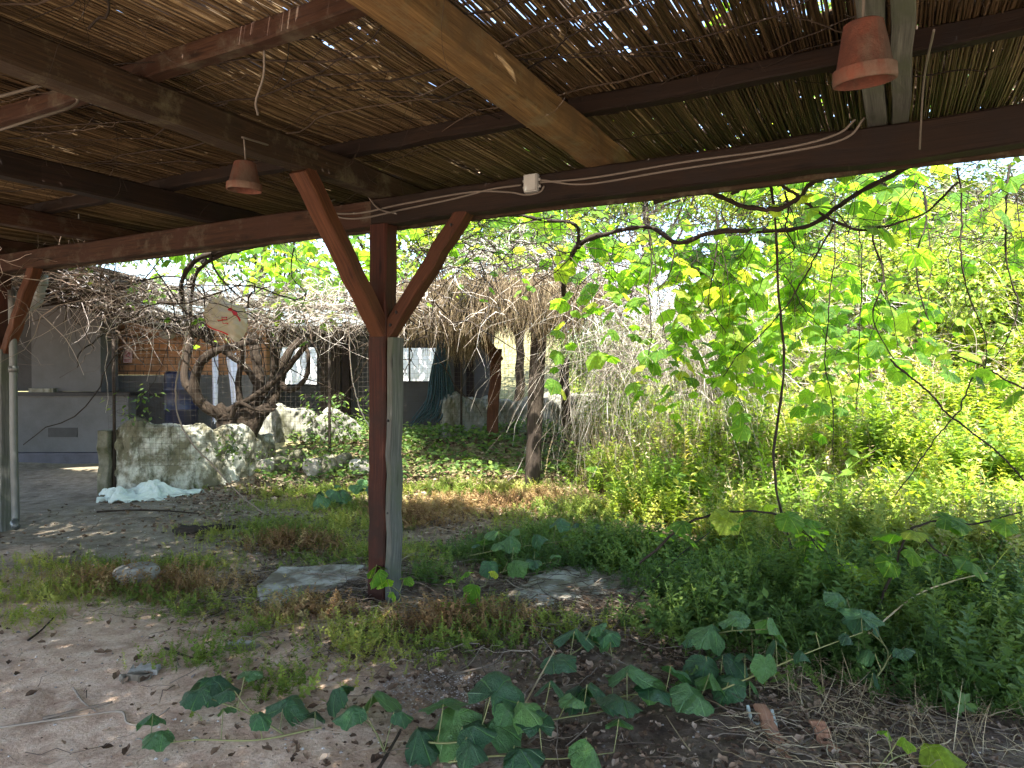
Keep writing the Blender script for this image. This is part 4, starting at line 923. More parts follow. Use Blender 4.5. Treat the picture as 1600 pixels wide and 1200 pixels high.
creeper('ivy', 'ivy covering the rubble below the garden wall', [np.array([-4.2, 9.7, .3]), np.array([-2.3, 10.2, .5])], (.3, .7), .06, .08, .4, .2, 'darkweed', LEAF_SM, 30, .002, 10, 'ivy')
def dome(p):
    p = p.copy(); m_ = (p[:, 0] < -4.5) & (rng.random(len(p)) < .78); p[m_, 0] = rng.uniform(-4.5, -.8, m_.sum())
    m_ = (np.abs(p[:, 0] + 3.0) < .45) & (p[:, 1] < 7.8); p[m_, 1] += 1.0
    p[:, 2] += -.30 * sst(p[:, 0], -4.9, -3.7) + .12 * (p[:, 1] - 8) * sst(p[:, 0], -4.9, -3.7); return p
tangle('dry_twigs', 'mass of sunlit dead vine twigs over the building and trunk', 2700, (-6.0, 7.2, 2.35), (-1.5, 9.8, 2.80), (.2, .9), (.0012, .0045), .42, .04, shape=dome)
tangle('dry_twigs', 'dead twigs heaped on the thatched shelter', 1300, (-1.0, 9.6, 2.95), (2.2, 11.8, 3.35), (.3, 1.2), (.0015, .0045), .34, .05)
tangle('dry_twigs', 'few dead stems crossing in front of the plastic sack', 46, (-3.2, 6.75, 1.98), (-2.4, 6.95, 2.3), (.2, .6), (.0015, .004), .3, 0.)
tangle('dry_branches', 'thicker bare grey branches running through the dead twig mass', 90, (-5.2, 7.4, 1.95), (-.8, 9.8, 2.5), (.8, 2.4), (.006, .016), .2, .02, mat='bark', K=16)
tangle('dry_branches', 'bent dark branches over the thatched shelter', 50, (-.8, 8.6, 2.6), (2.2, 11, 3.1), (.8, 2.2), (.005, .014), .2, .03, mat='darkbark', K=16)
tangle('dry_twigs', 'scraggly dead stems trailing in front of the thatch', 70, (-1.3, 8.2, 2.2), (1.6, 8.9, 2.8), (.3, 1.1), (.0015, .005), .3, .12)
tangle('dry_twigs', 'curtain of hanging dead creeper stems right of the round post', 1700, (.7, 8.4, 1.5), (3.2, 10.0, 2.9), (1.0, 2.2), (.0013, .004), .18, .22, dirz=.9)
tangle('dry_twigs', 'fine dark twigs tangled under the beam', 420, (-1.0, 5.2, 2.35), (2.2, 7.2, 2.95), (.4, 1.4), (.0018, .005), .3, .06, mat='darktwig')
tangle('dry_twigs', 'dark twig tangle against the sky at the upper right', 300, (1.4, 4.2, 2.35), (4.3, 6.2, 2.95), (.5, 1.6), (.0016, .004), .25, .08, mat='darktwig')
tangle('dry_stems', 'thin pale dead stems standing and leaning in the hillside scrub', 2200, (1.6, 10.0, .6), (11.5, 14.5, 2.6), (.6, 2.2), (.002, .006), .2, .10, dirz=.95, shape=lambda p: np.c_[p[:, :2], hg(p[:, 0], p[:, 1]) + rng.uniform(.1, 1.9, len(p))])
tangle('dry_twigs', 'loose dead twigs hanging at the left end of the beam', 260, (-6.2, 6.4, 2.2), (-3.6, 8.0, 2.7), (.5, 1.5), (.002, .006), .3, .06)

# plastic sack with red print caught in the twigs
sb = at(355, 497, 7.2)
e = tag(empty('plastic_sack', sb), 'crumpled pale plastic sack with red print caught in the dead twigs', 'sack')
def sackpt(s, t): # s,t in -1..1
    x = .21 * s * (1.02 - .12 * t) * np.sqrt(1 - .35 * t * t) ; z = .165 * t * np.sqrt(1 - .38 * s * s) + .02 * np.sin(4 * s); y = -.10 * (1 - s * s) * (1 - t * t * .6) + .012 * np.sin(9 * s + 4 * t) + .01 * np.sin(13 * t - 3 * s)
    x = x * 1.1; a = -.62; return np.stack([x * math.cos(a) - z * math.sin(a), y, x * math.sin(a) + z * math.cos(a)], -1)
def sheetmesh(f, s0, s1, t0, t1, n, m, off=0., th=.004):
    S, T = np.meshgrid(np.linspace(s0, s1, n), np.linspace(t0, t1, m)); V = f(S, T).reshape(-1, 3) + [0, off, 0]
    ii, jj = np.meshgrid(np.arange(n - 1), np.arange(m - 1)); q = (jj * n + ii).ravel(); Fq = np.stack([q, q + 1, q + n + 1, q + n], -1); return V, Fq
g = G(); V, Fq = sheetmesh(sackpt, -1, 1, -1, 1, 26, 20); g.add(V, [Fq], None, .5); g.add(V * [1, -.9, 1] + [0, .012, 0], [Fq[:, ::-1]], None, .6); g.build('sack_body', M['sack'], e, True)
g = G()
V, Fq = sheetmesh(sackpt, -.96, .55, -.97, -.88, 20, 3, -.004); g.add(V, [Fq])
def swoosh(S, T): return sackpt(-.1 + .75 * S, .62 - .55 * S ** 2 * .5 + T * (.05 + .22 * S * (1 - S) + .03 * np.sin(14 * S)))
V, Fq = sheetmesh(swoosh, 0, 1, -1, 1, 20, 4, -.005); g.add(V, [Fq])
def glyph(c0, c1, w_): 
    def f(S, T): return sackpt(c0 + .10 * S, c1 + w_ * T + .05 * np.sin(3 * S))
    return f
for a, b in ((.0, -.25), (.12, -.1), (.05, .02), (.2, -.32)):
    V, Fq = sheetmesh(glyph(a, b, .035), -1, 1, -1, 1, 5, 3, -.005); g.add(V, [Fq])
g.build('red_print', M['sackred'], e, True)

# ------------------------------------------------------------------ thatched shelter in the middle distance
ts = tag(empty('thatched_shelter', at(835, 765, 9.2) * [1, 1, 0]), 'small shelter with ragged thatch on a dark round post and a red post', 'shelter'); T0 = at(835, 765, 9.2) * [1, 1, 0]
g = G(); P = spline([at(831, 775, 9.2), at(834, 700, 9.2), (at(838, 600, 9.2)), at(845, 470, 9.2), at(847, 430, 9.2)], 20); tubes(g, P[None] - T0, (np.linspace(.098, .105, 20) * (1 + .02 * rng.normal(0, 1, 20)))[None], 12, caps=True); g.build('post', M['log'], ts, True)['label'] = 'dark round post'
g = G(); timber(g, at(768, 690, 11.8) - T0, at(776, 545, 11.8) - T0, .19, .17, up=(0, 1, 0), seg=10, wob=.008); g.build('post', M['orange'], ts)['label'] = 'reddish square post at the back'
g = G(); timber(g, at(778, 562, 11.7) - T0, at(690, 440, 10.4) - T0, .17, .15, up=(0, 1, 0), seg=10, wob=.006); g.build('brace', M['orange'], ts)
g = G(); P = spline([at(798, 508, 9.3), at(860, 492, 9.3), at(925, 474, 9.3), at(1000, 455, 9.4)], 14); tubes(g, P[None] - T0, .045, 9, caps=True); g.build('cross_pole', M['log'], ts, True)
g = G(); P = spline([at(640, 455, 10.3), at(760, 452, 10), at(900, 448, 9.6)], 14); tubes(g, P[None] - T0, .06, 9, caps=True); g.build('cross_pole', M['brown'], ts, True)
g = G(); timber(g, at(885, 700, 12.6) - T0, at(882, 560, 12.6) - T0, .16, .14, up=(0, 1, 0), seg=8, wob=.01); g.build('post', M['brown'], ts)
# thatch: thousands of straws over a sloping roof with a hanging fringe
n = 9000; s = rng.random(n); t = rng.random(n)
a0, a1 = at(640, 470, 9.5), at(905, 470, 8.9); b0, b1 = at(560, 400, 12.5), at(1000, 400, 12.0)
pos = (a0 * (1 - s)[:, None] + a1 * s[:, None]) * (1 - t)[:, None] + (b0 * (1 - s)[:, None] + b1 * s[:, None]) * t[:, None]
pos[:, 2] = 2.58 + .34 * t + .06 * rng.normal(0, 1, n)
dn = nrm(np.array([0., -1, -.55]) + .3 * rng.normal(0, 1, (n, 3))); Lh = rng.uniform(.25, .6, n)
P = wander(pos, dn, Lh, 4, .18, .2, n); g = G(); tubes(g, P - T0, taper(n, 4, rng.uniform(.002, .005, n), .4), 3)
n2 = 10000; s = rng.random(n2); pos = a0 * (1 - s)[:, None] + a1 * s[:, None]; pos[:, 2] = 2.55 + .13 * rng.normal(0, 1, n2); pos[:, :2] += rng.normal(0, .18, (n2, 2)); dn = nrm(np.array([0., -.1, -1]) + .34 * rng.normal(0, 1, (n2, 3)))
Lh = .10 + .26 * np.clip(.5 + .5 * np.sin(s * 17) + .4 * np.sin(s * 41), 0, 1) + .3 * rng.random(n2) ** 2
P = wander(pos, dn, Lh, 5, .12, .2, n2); tubes(g, P - T0, taper(n2, 5, rng.uniform(.002, .005, n2), .4), 3)
# right underside hanging bunch
n3 = 1500; s = rng.random(n3); pos = at(700, 470, 10.6) * (1 - s)[:, None] + at(740, 470, 10.3) * s[:, None]; pos[:, 2] = 2.45 + .1 * rng.normal(0, 1, n3)
P = wander(pos, np.array([.15, 0, -1.]), rng.uniform(.2, .75, n3), 5, .14, .1, n3); tubes(g, P - T0, taper(n3, 5, rng.uniform(.002, .005, n3), .4), 3)
g.build('thatch', M['thatch'], ts)
g = G(); q = np.array([a0, a1, b1, b0]); q[:, 2] = [2.56, 2.56, 2.86, 2.86]; q2 = q - [0, 0, .04]
g.add(np.vstack([q, q2]) - T0, [np.array([[0, 1, 2, 3], [7, 6, 5, 4], [0, 4, 5, 1], [1, 5, 6, 2], [2, 6, 7, 3], [3, 7, 4, 0]])]); g.build('roof_board', M['brown'], ts)

# ------------------------------------------------------------------ trees and scrub
def litter(n, x, y, size, mat, name, label, cond=None, tm=LEAF_OVAL, cat='leaf litter'):
    px = rng.uniform(*x, n); py = rng.uniform(*y, n)
    if cond is not None: k = cond(px, py); px, py = px[k], py[k]; n = len(px)
    pos = np.stack([px, py, hg(px, py) + .004 + .012 * rng.random(n)], -1); d = rdir(n, -.1, .25); g = G()
    scatter(g, tm, pos, frames(d, nrm(np.array([0, 0, 1.]) + .35 * rdir(n))), size * rng.uniform(.4, 1.3, n)); return tag(g.build(name, M[mat]), label, cat, None, 'stuff')
def tree(name, label, base, h, rad, nl, ls, mat, crown_z=.35, nb=16, cat='tree', seed=0, tmpl=None, trunk_r=.12, lean=(0, 0), group=None):
    base = np.array([base[0], base[1], hg(base[0], base[1]) - .05]); e = tag(empty(name, base), label, cat, group)
    g = G(); top = np.array([lean[0], lean[1], h * .75]); P = spline([(0, 0, 0), top * [.2, .2, .35], top * [.6, .6, .7], top], 14); P += rng.normal(0, trunk_r * .2, P.shape); tubes(g, P[None], np.linspace(trunk_r, trunk_r * .3, 14)[None], 8); g.build('trunk', M['bark'], e, True)
    gl = G(); gb = G(); cs = []
    for i in range(nb):
        d = rdir(1, -.25, 1)[0]; rr = rng.uniform(.45, 1.0); c = np.array([lean[0] * .7 + d[0] * rad * rr, lean[1] * .7 + d[1] * rad * rr, h * (crown_z + (1 - crown_z) * (.5 + .5 * d[2] * rr))])
        k = rng.integers(4, 13); s0 = P[k]; q = spline([s0, (s0 + c) / 2 + rng.normal(0, .15, 3), c], 8); tubes(gb, q[None], taper(1, 8, trunk_r * .35, .25), 5); cs.append((c, rng.uniform(.28, .55) * rad))
    gb.build('limb', M['bark'], e, True)
    cs = cs + [(np.array([lean[0] * .7, lean[1] * .7, h * (crown_z + 1) / 2]), rad * .6)]
    wts = np.array([c[1] ** 2 for c in cs]); wts /= wts.sum(); ci = rng.choice(len(cs), nl, p=wts)
    C = np.array([c[0] for c in cs])[ci]; Rr = np.array([c[1] for c in cs])[ci]
    d = rdir(nl); pos = C + d * (Rr * rng.uniform(.3, 1.08, nl) ** .5)[:, None] * [1, 1, .8]; pos += rng.normal(0, .05, pos.shape)
    pos[:, 2] = np.maximum(pos[:, 2], .05)
    dirn = nrm(d + rdir(nl) * .9 + [0, 0, -.25]); nn = nrm(np.array([0, 0, .9]) + d * .4 + rdir(nl) * .7)
    scatter(gl, tmpl or LEAF_SM, pos, frames(dirn, nn), ls * rng.uniform(.5, 1.3, nl))
    gl.build('crown', M[mat], e); return e
T = [
 ('leafy_tree', 'pale leafy tree rising behind the building left of the middle post', (-6.5, 18.5), 7.5, 2.6, 9000, .16, 'tree'),
 ('leafy_tree', 'tall green tree behind the dead twigs and plastic sack', (-3.2, 18.0), 7.0, 2.5, 8000, .16, 'scrub'),
 ('leafy_tree', 'green tree behind the thatched shelter roof', (.2, 18.8), 6.8, 2.6, 9000, .15, 'tree'),
 ('leafy_tree', 'tall tree behind the dry creeper curtain', (3.3, 17.6), 6.4, 2.2, 8000, .13, 'scrub'),
 ('hillside_tree', 'dense bright tree at the right edge below the beam', (10.6, 13.6), 6.4, 2.6, 17000, .12, 'scrub'),
 ('hillside_tree', 'leafy hillside tree between the sky gap and the right edge', (8.2, 15.6), 5.8, 2.3, 15000, .11, 'tree'),
 ('hillside_tree', 'broad hillside tree just right of the sky gap', (6.6, 17.4), 4.6, 2.2, 12000, .12, 'scrub'),
 ('hillside_tree', 'far green tree left of the sky gap', (2.9, 21.5), 7.2, 2.4, 8000, .14, 'tree'),
 ('hillside_tree', 'tall far tree behind the right edge', (15.2, 18.0), 7.5, 3.2, 12000, .15, 'tree'),
 ('leafy_tree', 'dark tree far left behind the servery', (-12.5, 19.0), 8, 3.4, 8000, .18, 'tree'),
]
for a in T: tree(*a, trunk_r=.14)
B = [
 ('bush', 'leafy bush at the right edge above the meadow', (7.6, 11.2), 2.0, 1.2, 8000, .10, 'scrub'),
 ('bush', 'bright bush in the meadow behind the slanting vine', (6.2, 12.6), 1.9, 1.2, 8000, .10, 'scrub'),
 ('bush', 'green bush behind the long black hanging vine', (4.8, 13.8), 2.0, 1.2, 7000, .10, 'scrub'),
 ('bush', 'tall bush right of the dry creeper curtain', (3.9, 11.8), 2.2, 1.0, 7000, .10, 'scrub'),
 ('bush', 'dense bush behind the round shelter post', (1.9, 15.2), 2.4, 1.3, 6000, .10, 'tree'),
]
for a in B: tree(*a, crown_z=.1, cat='bush', trunk_r=.04)
def bank(n, name, label, tm, ls, mat, x, y, zz, bl_=.5, kind='stuff'):
    px = rng.uniform(*x, n); py = rng.uniform(*y, n); z = hg(px, py)
    bump_ = .5 + .5 * np.sin(px * 2.1 + 1.3 * np.sin(py * 1.7)) * np.sin(py * 2.6 + 1.1 * np.sin(px * 1.9))
    k = rng.random(n) < (.35 + .65 * bump_); px, py, z, bump_ = px[k], py[k], z[k], bump_[k]; n = len(px)
    pos = np.stack([px, py, z + bump_ * zz * rng.uniform(0, 1, n) ** .6 + .02], -1); d = rdir(n, -.3, .6); g = G()
    scatter(g, tm, pos, frames(d, nrm(np.array([0, -.3, 1.]) + .9 * rdir(n))), ls * rng.uniform(.5, 1.3, n)); o = g.build(name, M[mat]); return tag(o, label, 'undergrowth', None, kind)
bank(95000, 'hillside_scrub', 'dense leafy undergrowth covering the steep hillside behind the meadow', LEAF_SM, .095, 'scrub', (1.2, 13.5), (10.2, 18), 1.3)
bank(9000, 'hillside_scrub', 'larger pale leaves of climbers scattered over the hillside undergrowth', LEAF_MID, .15, 'scrub', (1.5, 12), (10.0, 15), 1.5)
litter(5000, (-3.5, 2.6), (8.4, 12.5), .07, 'litter', 'leaf_litter', 'brown dead leaves between the ivy and the shelter posts', None, LEAF_CURL)
bank(7500, 'creeping_ivy', 'dark low ivy between the posts of the thatched shelter', LEAF_SM, .10, 'darkweed', (-3.5, 2.6), (9.6, 13.0), .28)

# ------------------------------------------------------------------ meadow grass, weeds
nzf = lambda x, y: .5 + .5 * np.sin(x * 2.7 + 1.7 * np.sin(y * 2.1)) * np.sin(y * 3.3 + 1.3 * np.sin(x * 1.9))
def D(x, y): return .4695 * x + .883 * y
def grass(name, label, n, x, y, h, mat, cond, wd=1., tilt=.35, kind='stuff'):
    px = rng.uniform(*x, n); py = rng.uniform(*y, n); k = cond(px, py); px, py = px[k], py[k]; n = len(px); g = G()
    pos = np.stack([px, py, hg(px, py) - .01], -1); w3 = rng.integers(0, 3, n)
    cl = .75 + .5 * (.5 + .5 * np.sin(px * 3.1 + 2 * np.sin(py * 2.3)) * np.sin(py * 3.7)); hh = h * rng.uniform(.45, 1.25, n) * cl
    S = np.stack([wd * (.5 + .5 * rng.random(n)) * np.minimum(hh, .4) * 1.0, hh, hh], -1); rn = np.clip(rng.normal(.45, .25, n), 0, 1)
    for q in range(3):
        m = w3 == q; scatter(g, BLADES[q], pos[m], upframes(m.sum(), tilt), S[m], rn[m])
    return tag(g.build(name, M[mat]), label, 'grass', None, kind)
grass('meadow_grass', 'bright sunlit meadow grass to the right', 70000, (1.2, 13), (6.0, 16), .40, 'grass', lambda x, y: (D(x, y) > 7.0 + .5 * np.sin(x * 2)) & (x < y * .78 + 1) & (rng.random(len(x)) < .3 + .9 * nzf(x * 1.5, y * 1.5)), tilt=.75)
grass('tall_grass', 'tall shaded grass at the right edge', 15000, (1.9, 6), (3.3, 7.6), .42, 'grass', lambda x, y: (D(x, y) > 4.9) & (D(x, y) < 8) & (x > 1.6 + .3 * np.sin(y * 3)) & (rng.random(len(x)) < nzf(x * 1.3, y * 1.3)), .6, .6)
grass('dry_grass', 'pale dry grass standing under the dead creeper', 3200, (.9, 4.2), (8.2, 11.5), .75, 'straw', lambda x, y: D(x, y) > 8.2, .45, .25)
grass('dry_grass', 'sparse dry straw scattered at the lower right', 1500, (1.2, 3.2), (2.6, 4.1), .22, 'straw', lambda x, y: x > 1.0, .25, 1.1)
def weeds(name, label, patches, n, h, mat, ex=None, sp=SPRIGS, tilt=.45):
    g = G(); ar = np.array([p[2] * p[3] for p in patches]); cnt = (n * ar / ar.sum()).astype(int)
    for (cx, cy, rx, ry), c in zip(patches, cnt):
        r = np.sqrt(rng.random(c)) * (1 + .25 * rng.normal(0, 1, c)); a = rng.uniform(0, 6.283, c); r = r * (1 + .25 * np.sin(3 * a + cx * 5) + .15 * np.sin(5 * a))
        px = cx + rx * r * np.cos(a); py = cy + ry * r * np.sin(a); w4 = rng.integers(0, len(sp), c)
        hh = h * rng.uniform(.4, 1.3, c) * (1.15 - .5 * np.clip(r, 0, 1.2)); rn = np.clip(.5 + .25 * np.sin(px * 4 + py * 3) + .22 * rng.normal(0, 1, c), 0, 1)
        pos = np.stack([px, py, hg(px, py) - .01], -1)
        for q in range(len(sp)):
            m = w4 == q; 
            if m.sum(): scatter(g, sp[q], pos[m], upframes(m.sum(), tilt), hh[m], rn[m])
    return tag(g.build(name, M[mat]), label, 'weeds', None, 'stuff')
weeds('feathery_weeds', 'yellow-green feathery weeds in a band across the left ground', [(-3.0, 4.9, 1.0, .38), (-1.9, 4.7, .8, .33), (-2.6, 5.6, .7, .25), (-1.6, 6.9, .8, .8), (-2.0, 8.0, 1.2, .6), (-3.0, 4.3, .3, .2), (-1.5, 4.15, .35, .15), (-1.2, 5.9, .9, .5), (-2.3, 6.6, .9, .5), (-3.4, 5.5, .7, .3)], 7600, .11, 'weed')
weeds('feathery_weeds', 'sparse pale yellow weeds in the foreground left of centre', [(-.8, 3.75, .45, .35), (-.25, 3.8, .45, .28), (-.2, 4.35, .35, .3), (-1.1, 3.3, .3, .2), (-.9, 4.1, .3, .2), (-1.6, 3.7, .4, .2), (.2, 4.0, .6, .3)], 1100, .13, 'weed')
weeds('dry_weeds', 'orange-brown dried weeds right of the middle post', [(-.6, 7.9, 1.0, .6), (-1.0, 7.2, .5, .4), (.3, 8.3, .6, .4), (-1.9, 6.2, .5, .3), (-2.6, 5.1, .9, .3), (-.3, 4.1, .5, .3), (-1.3, 4.4, .4, .2)], 3600, .17, 'dryweed')
weeds('green_weeds', 'sunny green weeds between the middle post and the round post', [(-.6, 8.9, 1.6, .5), (.6, 7.3, .9, .7), (-2.6, 9.0, 1., .4)], 2600, .16, 'weed')
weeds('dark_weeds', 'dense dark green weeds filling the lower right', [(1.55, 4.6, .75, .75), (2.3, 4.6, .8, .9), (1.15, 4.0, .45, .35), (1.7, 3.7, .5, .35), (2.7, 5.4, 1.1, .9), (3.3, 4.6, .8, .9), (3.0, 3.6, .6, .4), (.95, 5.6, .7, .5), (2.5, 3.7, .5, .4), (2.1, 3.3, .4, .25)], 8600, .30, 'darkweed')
weeds('tall_weeds', 'knee-high shaded green plants at the lower right corner', [(2.2, 3.5, .45, .35), (2.8, 4.0, .6, .5), (1.9, 4.2, .6, .4)], 420, .48, 'darkweed', sp=TALL, tilt=.3)
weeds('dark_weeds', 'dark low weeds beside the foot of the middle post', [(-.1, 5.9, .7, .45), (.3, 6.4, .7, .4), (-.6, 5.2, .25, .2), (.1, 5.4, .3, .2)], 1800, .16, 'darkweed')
# foliage clambering at the foot of the creeper curtain
weeds('tall_weeds', 'tall leafy stalks at the edge of the shade on the right', [(2.6, 6.6, 1.0, .6), (3.9, 6.4, 1.2, .7), (1.7, 7.6, .7, .6), (1.4, 9.2, .7, .6), (5.0, 7.4, 1, .7)], 1300, .62, 'scrub', tilt=.25)

weeds('tall_weeds', 'shoulder-high pale yellow-green weeds standing in the sun on the right', [(2.6, 8.6, 1.1, .6), (4.2, 8.6, 1.3, .8), (5.8, 9.6, 1.4, .9), (3.4, 9.8, 1.4, .7), (5.0, 7.4, .9, .4), (7.2, 10.4, 1.2, .8)], 1500, 1.05, 'scrub', sp=TALL, tilt=.22)
weeds('tall_weeds', 'tall dead stalks with seed heads among the weeds on the right', [(2.4, 8.8, 1.2, .7), (4.4, 8.9, 1.6, .9), (6.0, 10.0, 1.6, 1.0)], 500, 1.25, 'straw', sp=TALL2, tilt=.3)
weeds('tall_weeds', 'thin pale stalks rising from the shaded weeds at the right edge', [(2.6, 5.4, 1.0, .7), (3.4, 4.8, .8, .8), (3.2, 6.2, 1.2, .6), (2.0, 6.4, .6, .4)], 420, .62, 'straw', sp=TALL2, tilt=.4)
weeds('tall_weeds', 'feathery green stems rising from the shaded weeds at the right edge', [(2.6, 5.0, 1.0, .8), (3.4, 4.8, .8, .9), (2.0, 5.9, .7, .5)], 700, .55, 'weed', sp=TALL, tilt=.3)
weeds('meadow_herbs', 'bright leafy herbs and seedlings mixed in the meadow grass', [(3.5, 8.5, 1.6, 1.2), (5.5, 9.5, 1.8, 1.4), (4.2, 11.2, 2.0, 1.2), (7.2, 11.0, 1.8, 1.6), (2.4, 9.8, 1.0, .8), (9, 12.5, 2, 1.5)], 5200, .42, 'scrub', tilt=.4)
weeds('meadow_herbs', 'pale dry stalks and seed heads mixed in the meadow grass', [(3.2, 8.2, 1.4, 1.), (5.2, 9.2, 1.8, 1.4), (4.6, 11.0, 2.2, 1.2), (7., 10.6, 1.8, 1.4)], 2200, .5, 'straw', tilt=.6)
# dead leaf litter, twigs, pebbles on the ground
nzf = lambda x, y: .5 + .5 * np.sin(x * 2.7 + 1.7 * np.sin(y * 2.1)) * np.sin(y * 3.3 + 1.3 * np.sin(x * 1.9))
litter(26000, (-5, 3.4), (2.4, 10), .045, 'litter', 'leaf_litter', 'brown dead leaf litter over the shaded ground', lambda x, y: rng.random(len(x)) < np.clip(.07 + .9 * nzf(x, y) * sst(x + .6 * (y - 3.4), -2.2, .2), .02, 1), LEAF_CURL)
def sticks(n, x, y, Lr, r, mat, name, label, cond=None):
    px = rng.uniform(*x, n); py = rng.uniform(*y, n)
    if cond is not None: k = cond(px, py); px, py = px[k], py[k]; n = len(px)
    P = wander(np.stack([px, py, 0 * px], -1), rdir(n, -.02, .02), rng.uniform(*Lr, n), 8, .22, 0, n)
    P[..., 2] = hg(P[..., 0], P[..., 1]) + .008 + np.abs(rng.normal(0, .012, (n, 8))) + np.abs(rng.normal(0, .02, (n, 1))); g = G(); tubes(g, P, taper(n, 8, rng.uniform(*r, n)), 3)
    return tag(g.build(name, M[mat]), label, 'twigs', None, 'stuff')
litter(26000, (-4.6, 3.4), (2.3, 8.5), .013, 'litter', 'soil_crumbs', 'tiny crumbs of dead leaf and bark over the soil', lambda x, y: rng.random(len(x)) < .12 + .8 * nzf(x * 1.9, y * 1.7) ** 2, LEAF_SM, 'leaf litter')
litter(9000, (-1.6, 3.4), (2.3, 4.6), .03, 'litter', 'leaf_litter', 'curled dead leaves thick in the foreground shade', lambda x, y: rng.random(len(x)) < .9 * sst(x + .5 * (y - 3.4), -1.6, .3), LEAF_CURL)
sticks(2600, (-4.4, 3.4), (2.5, 8.5), (.06, .5), (.0012, .004), 'groundtwig', 'fallen_twigs', 'thin dead twigs scattered over the ground', lambda x, y: rng.random(len(x)) < .12 + .9 * sst(x + .7 * (y - 3.6), -1.8, 0))
sticks(330, (-.4, 1.3), (4.0, 5.2), (.3, 1.2), (.0015, .0045), 'groundtwig', 'fallen_twigs', 'matted twigs around the concrete slab', None)
sticks(700, (-2.0, -.8), (4.6, 5.5), (.2, .8), (.0015, .004), 'groundtwig', 'fallen_twigs', 'matted twigs left of the middle post foot', None)
sticks(650, (.9, 3.2), (2.4, 3.9), (.1, .5), (.001, .003), 'straw', 'straw_litter', 'brown straw and stalks on the dark ground at the lower right', None)
n = 9000; px = rng.uniform(-4.5, 2.5, n); py = rng.uniform(2.4, 8.5, n); k = rng.random(n) < .25 + .75 * nzf(px * 1.7, py * 1.3) ** 2; px, py = px[k], py[k]; n = len(px)
PB = (np.array([[1, 0, 0], [0, 1, 0], [-1, 0, 0], [0, -1, 0], [0, 0, .7], [0, 0, -.5]], float), [np.array([[0, 1, 4], [1, 2, 4], [2, 3, 4], [3, 0, 4]])])
g = G(); scatter(g, PB, np.stack([px, py, hg(px, py)], -1), upframes(n, .5), rng.uniform(.002, .010, n) * (1 + 1.2 * (rng.random(n) > .97))); tag(g.build('gravel', M['pebble']), 'fine gravel scattered over the soil', 'gravel', None, 'stuff')
pc_ = gp(680, 1090); n = 900; a = rng.uniform(0, 6.28, n); r = np.sqrt(rng.random(n)); px = pc_[0] + .3 * r * np.cos(a); py = pc_[1] + .2 * r * np.sin(a)
g = G(); scatter(g, PB, np.stack([px, py, hg(px, py)], -1), upframes(n, .5), rng.uniform(.003, .007, n), rng.uniform(.3, .9, n)); tag(g.build('gravel', M['pebble']), 'pale gravel patch at the bottom centre', 'gravel', None, 'stuff')

# individual sticks
def stick(pts, r, label, mat='groundtwig', name='stick', cat='stick', n=30):
    P = spline([gp(u, v, z) for u, v, z in pts], n); P[:, 2] += hg(P[:, 0], P[:, 1]); g = G(); b = P[0].copy(); tubes(g, P[None] - b, (np.linspace(r, r * .6, n) * (1 + .08 * rng.normal(0, 1, n)))[None], 6, caps=True); o = g.build(name, M[mat], None, True); o.location = b; return tag(o, label, cat)
stick([(-20, 1136, .01), (60, 1122, .01), (130, 1112, .012), (185, 1108, .01), (195, 1125, .01), (225, 1128, .01), (262, 1106, .03)], .0055, 'long thin curving root lying across the sand at the lower left')
stick([(62, 1118, .01), (110, 1106, .02), (172, 1093, .02)], .008, 'straight brown stick lying on the sand at the lower left')
stick([(110, 1072, .01), (125, 1092, .01), (145, 1106, .01)], .005, 'short curved twig meeting the straight stick in the sand')
stick([(150, 806, .02), (250, 805, .03), (310, 807, .03)], .012, 'long dark branch lying on the ground before the white sheet', 'bark')
stick([(40, 1000, .01), (60, 985, .02), (80, 965, .03)], .007, 'short stick at the far left edge of the weeds', 'bark')
stick([(255, 1010, .01), (300, 1032, .02), (330, 1038, .01)], .007, 'dark stick lying at the edge of the sand', 'bark')
stick([(590, 1200, .02), (620, 1150, .04), (625, 1140, .06)], .008, 'dark stick pointing up at the bottom centre', 'bark')
stick([(700, 1068, .02), (770, 1052, .03), (790, 1030, .03)], .006, 'pale curved twig on the ground left of the broad leaves')
stick([(785, 1160, .05), (830, 1085, .14), (868, 1025, .2)], .005, 'long pale stalk rising between the broad leaves', 'straw')
stick([(1080, 1190, .03), (1060, 1160, .04), (1042, 1130, .05)], .003, 'thin stalk standing at the bottom right of centre', 'straw')
stick([(1360, 990, .25), (1430, 930, .34), (1490, 905, .4), (1545, 893, .42)], .005, 'arched pale stalk over the dark weeds at the right', 'straw')
stick([(960, 1000, .05), (1010, 930, .12), (1060, 870, .22), (1110, 830, .32)], .006, 'dark stem rising from the slab towards the leafy shoots', 'darkbark')
# dark bark chunk
g = G(); P = spline([gp(268, 838) + [0, 0, .05], gp(290, 838) + [0, 0, .04], gp(328, 836) + [0, 0, .06], gp(372, 832) + [0, 0, .05]], 14); tubes(g, P[None] - P[0], (np.array([.012, .03, .05, .06, .065, .06, .05, .03, .028, .03, .035, .03, .02, .01]))[None] * rng.uniform(.85, 1.15, (1, 14)), 7, caps=True); o = g.build('bark_piece', M['darkbark'], None, False); o.location = P[0]; tag(o, 'dark rotten piece of bark lying on the bare ground at the left', 'bark')
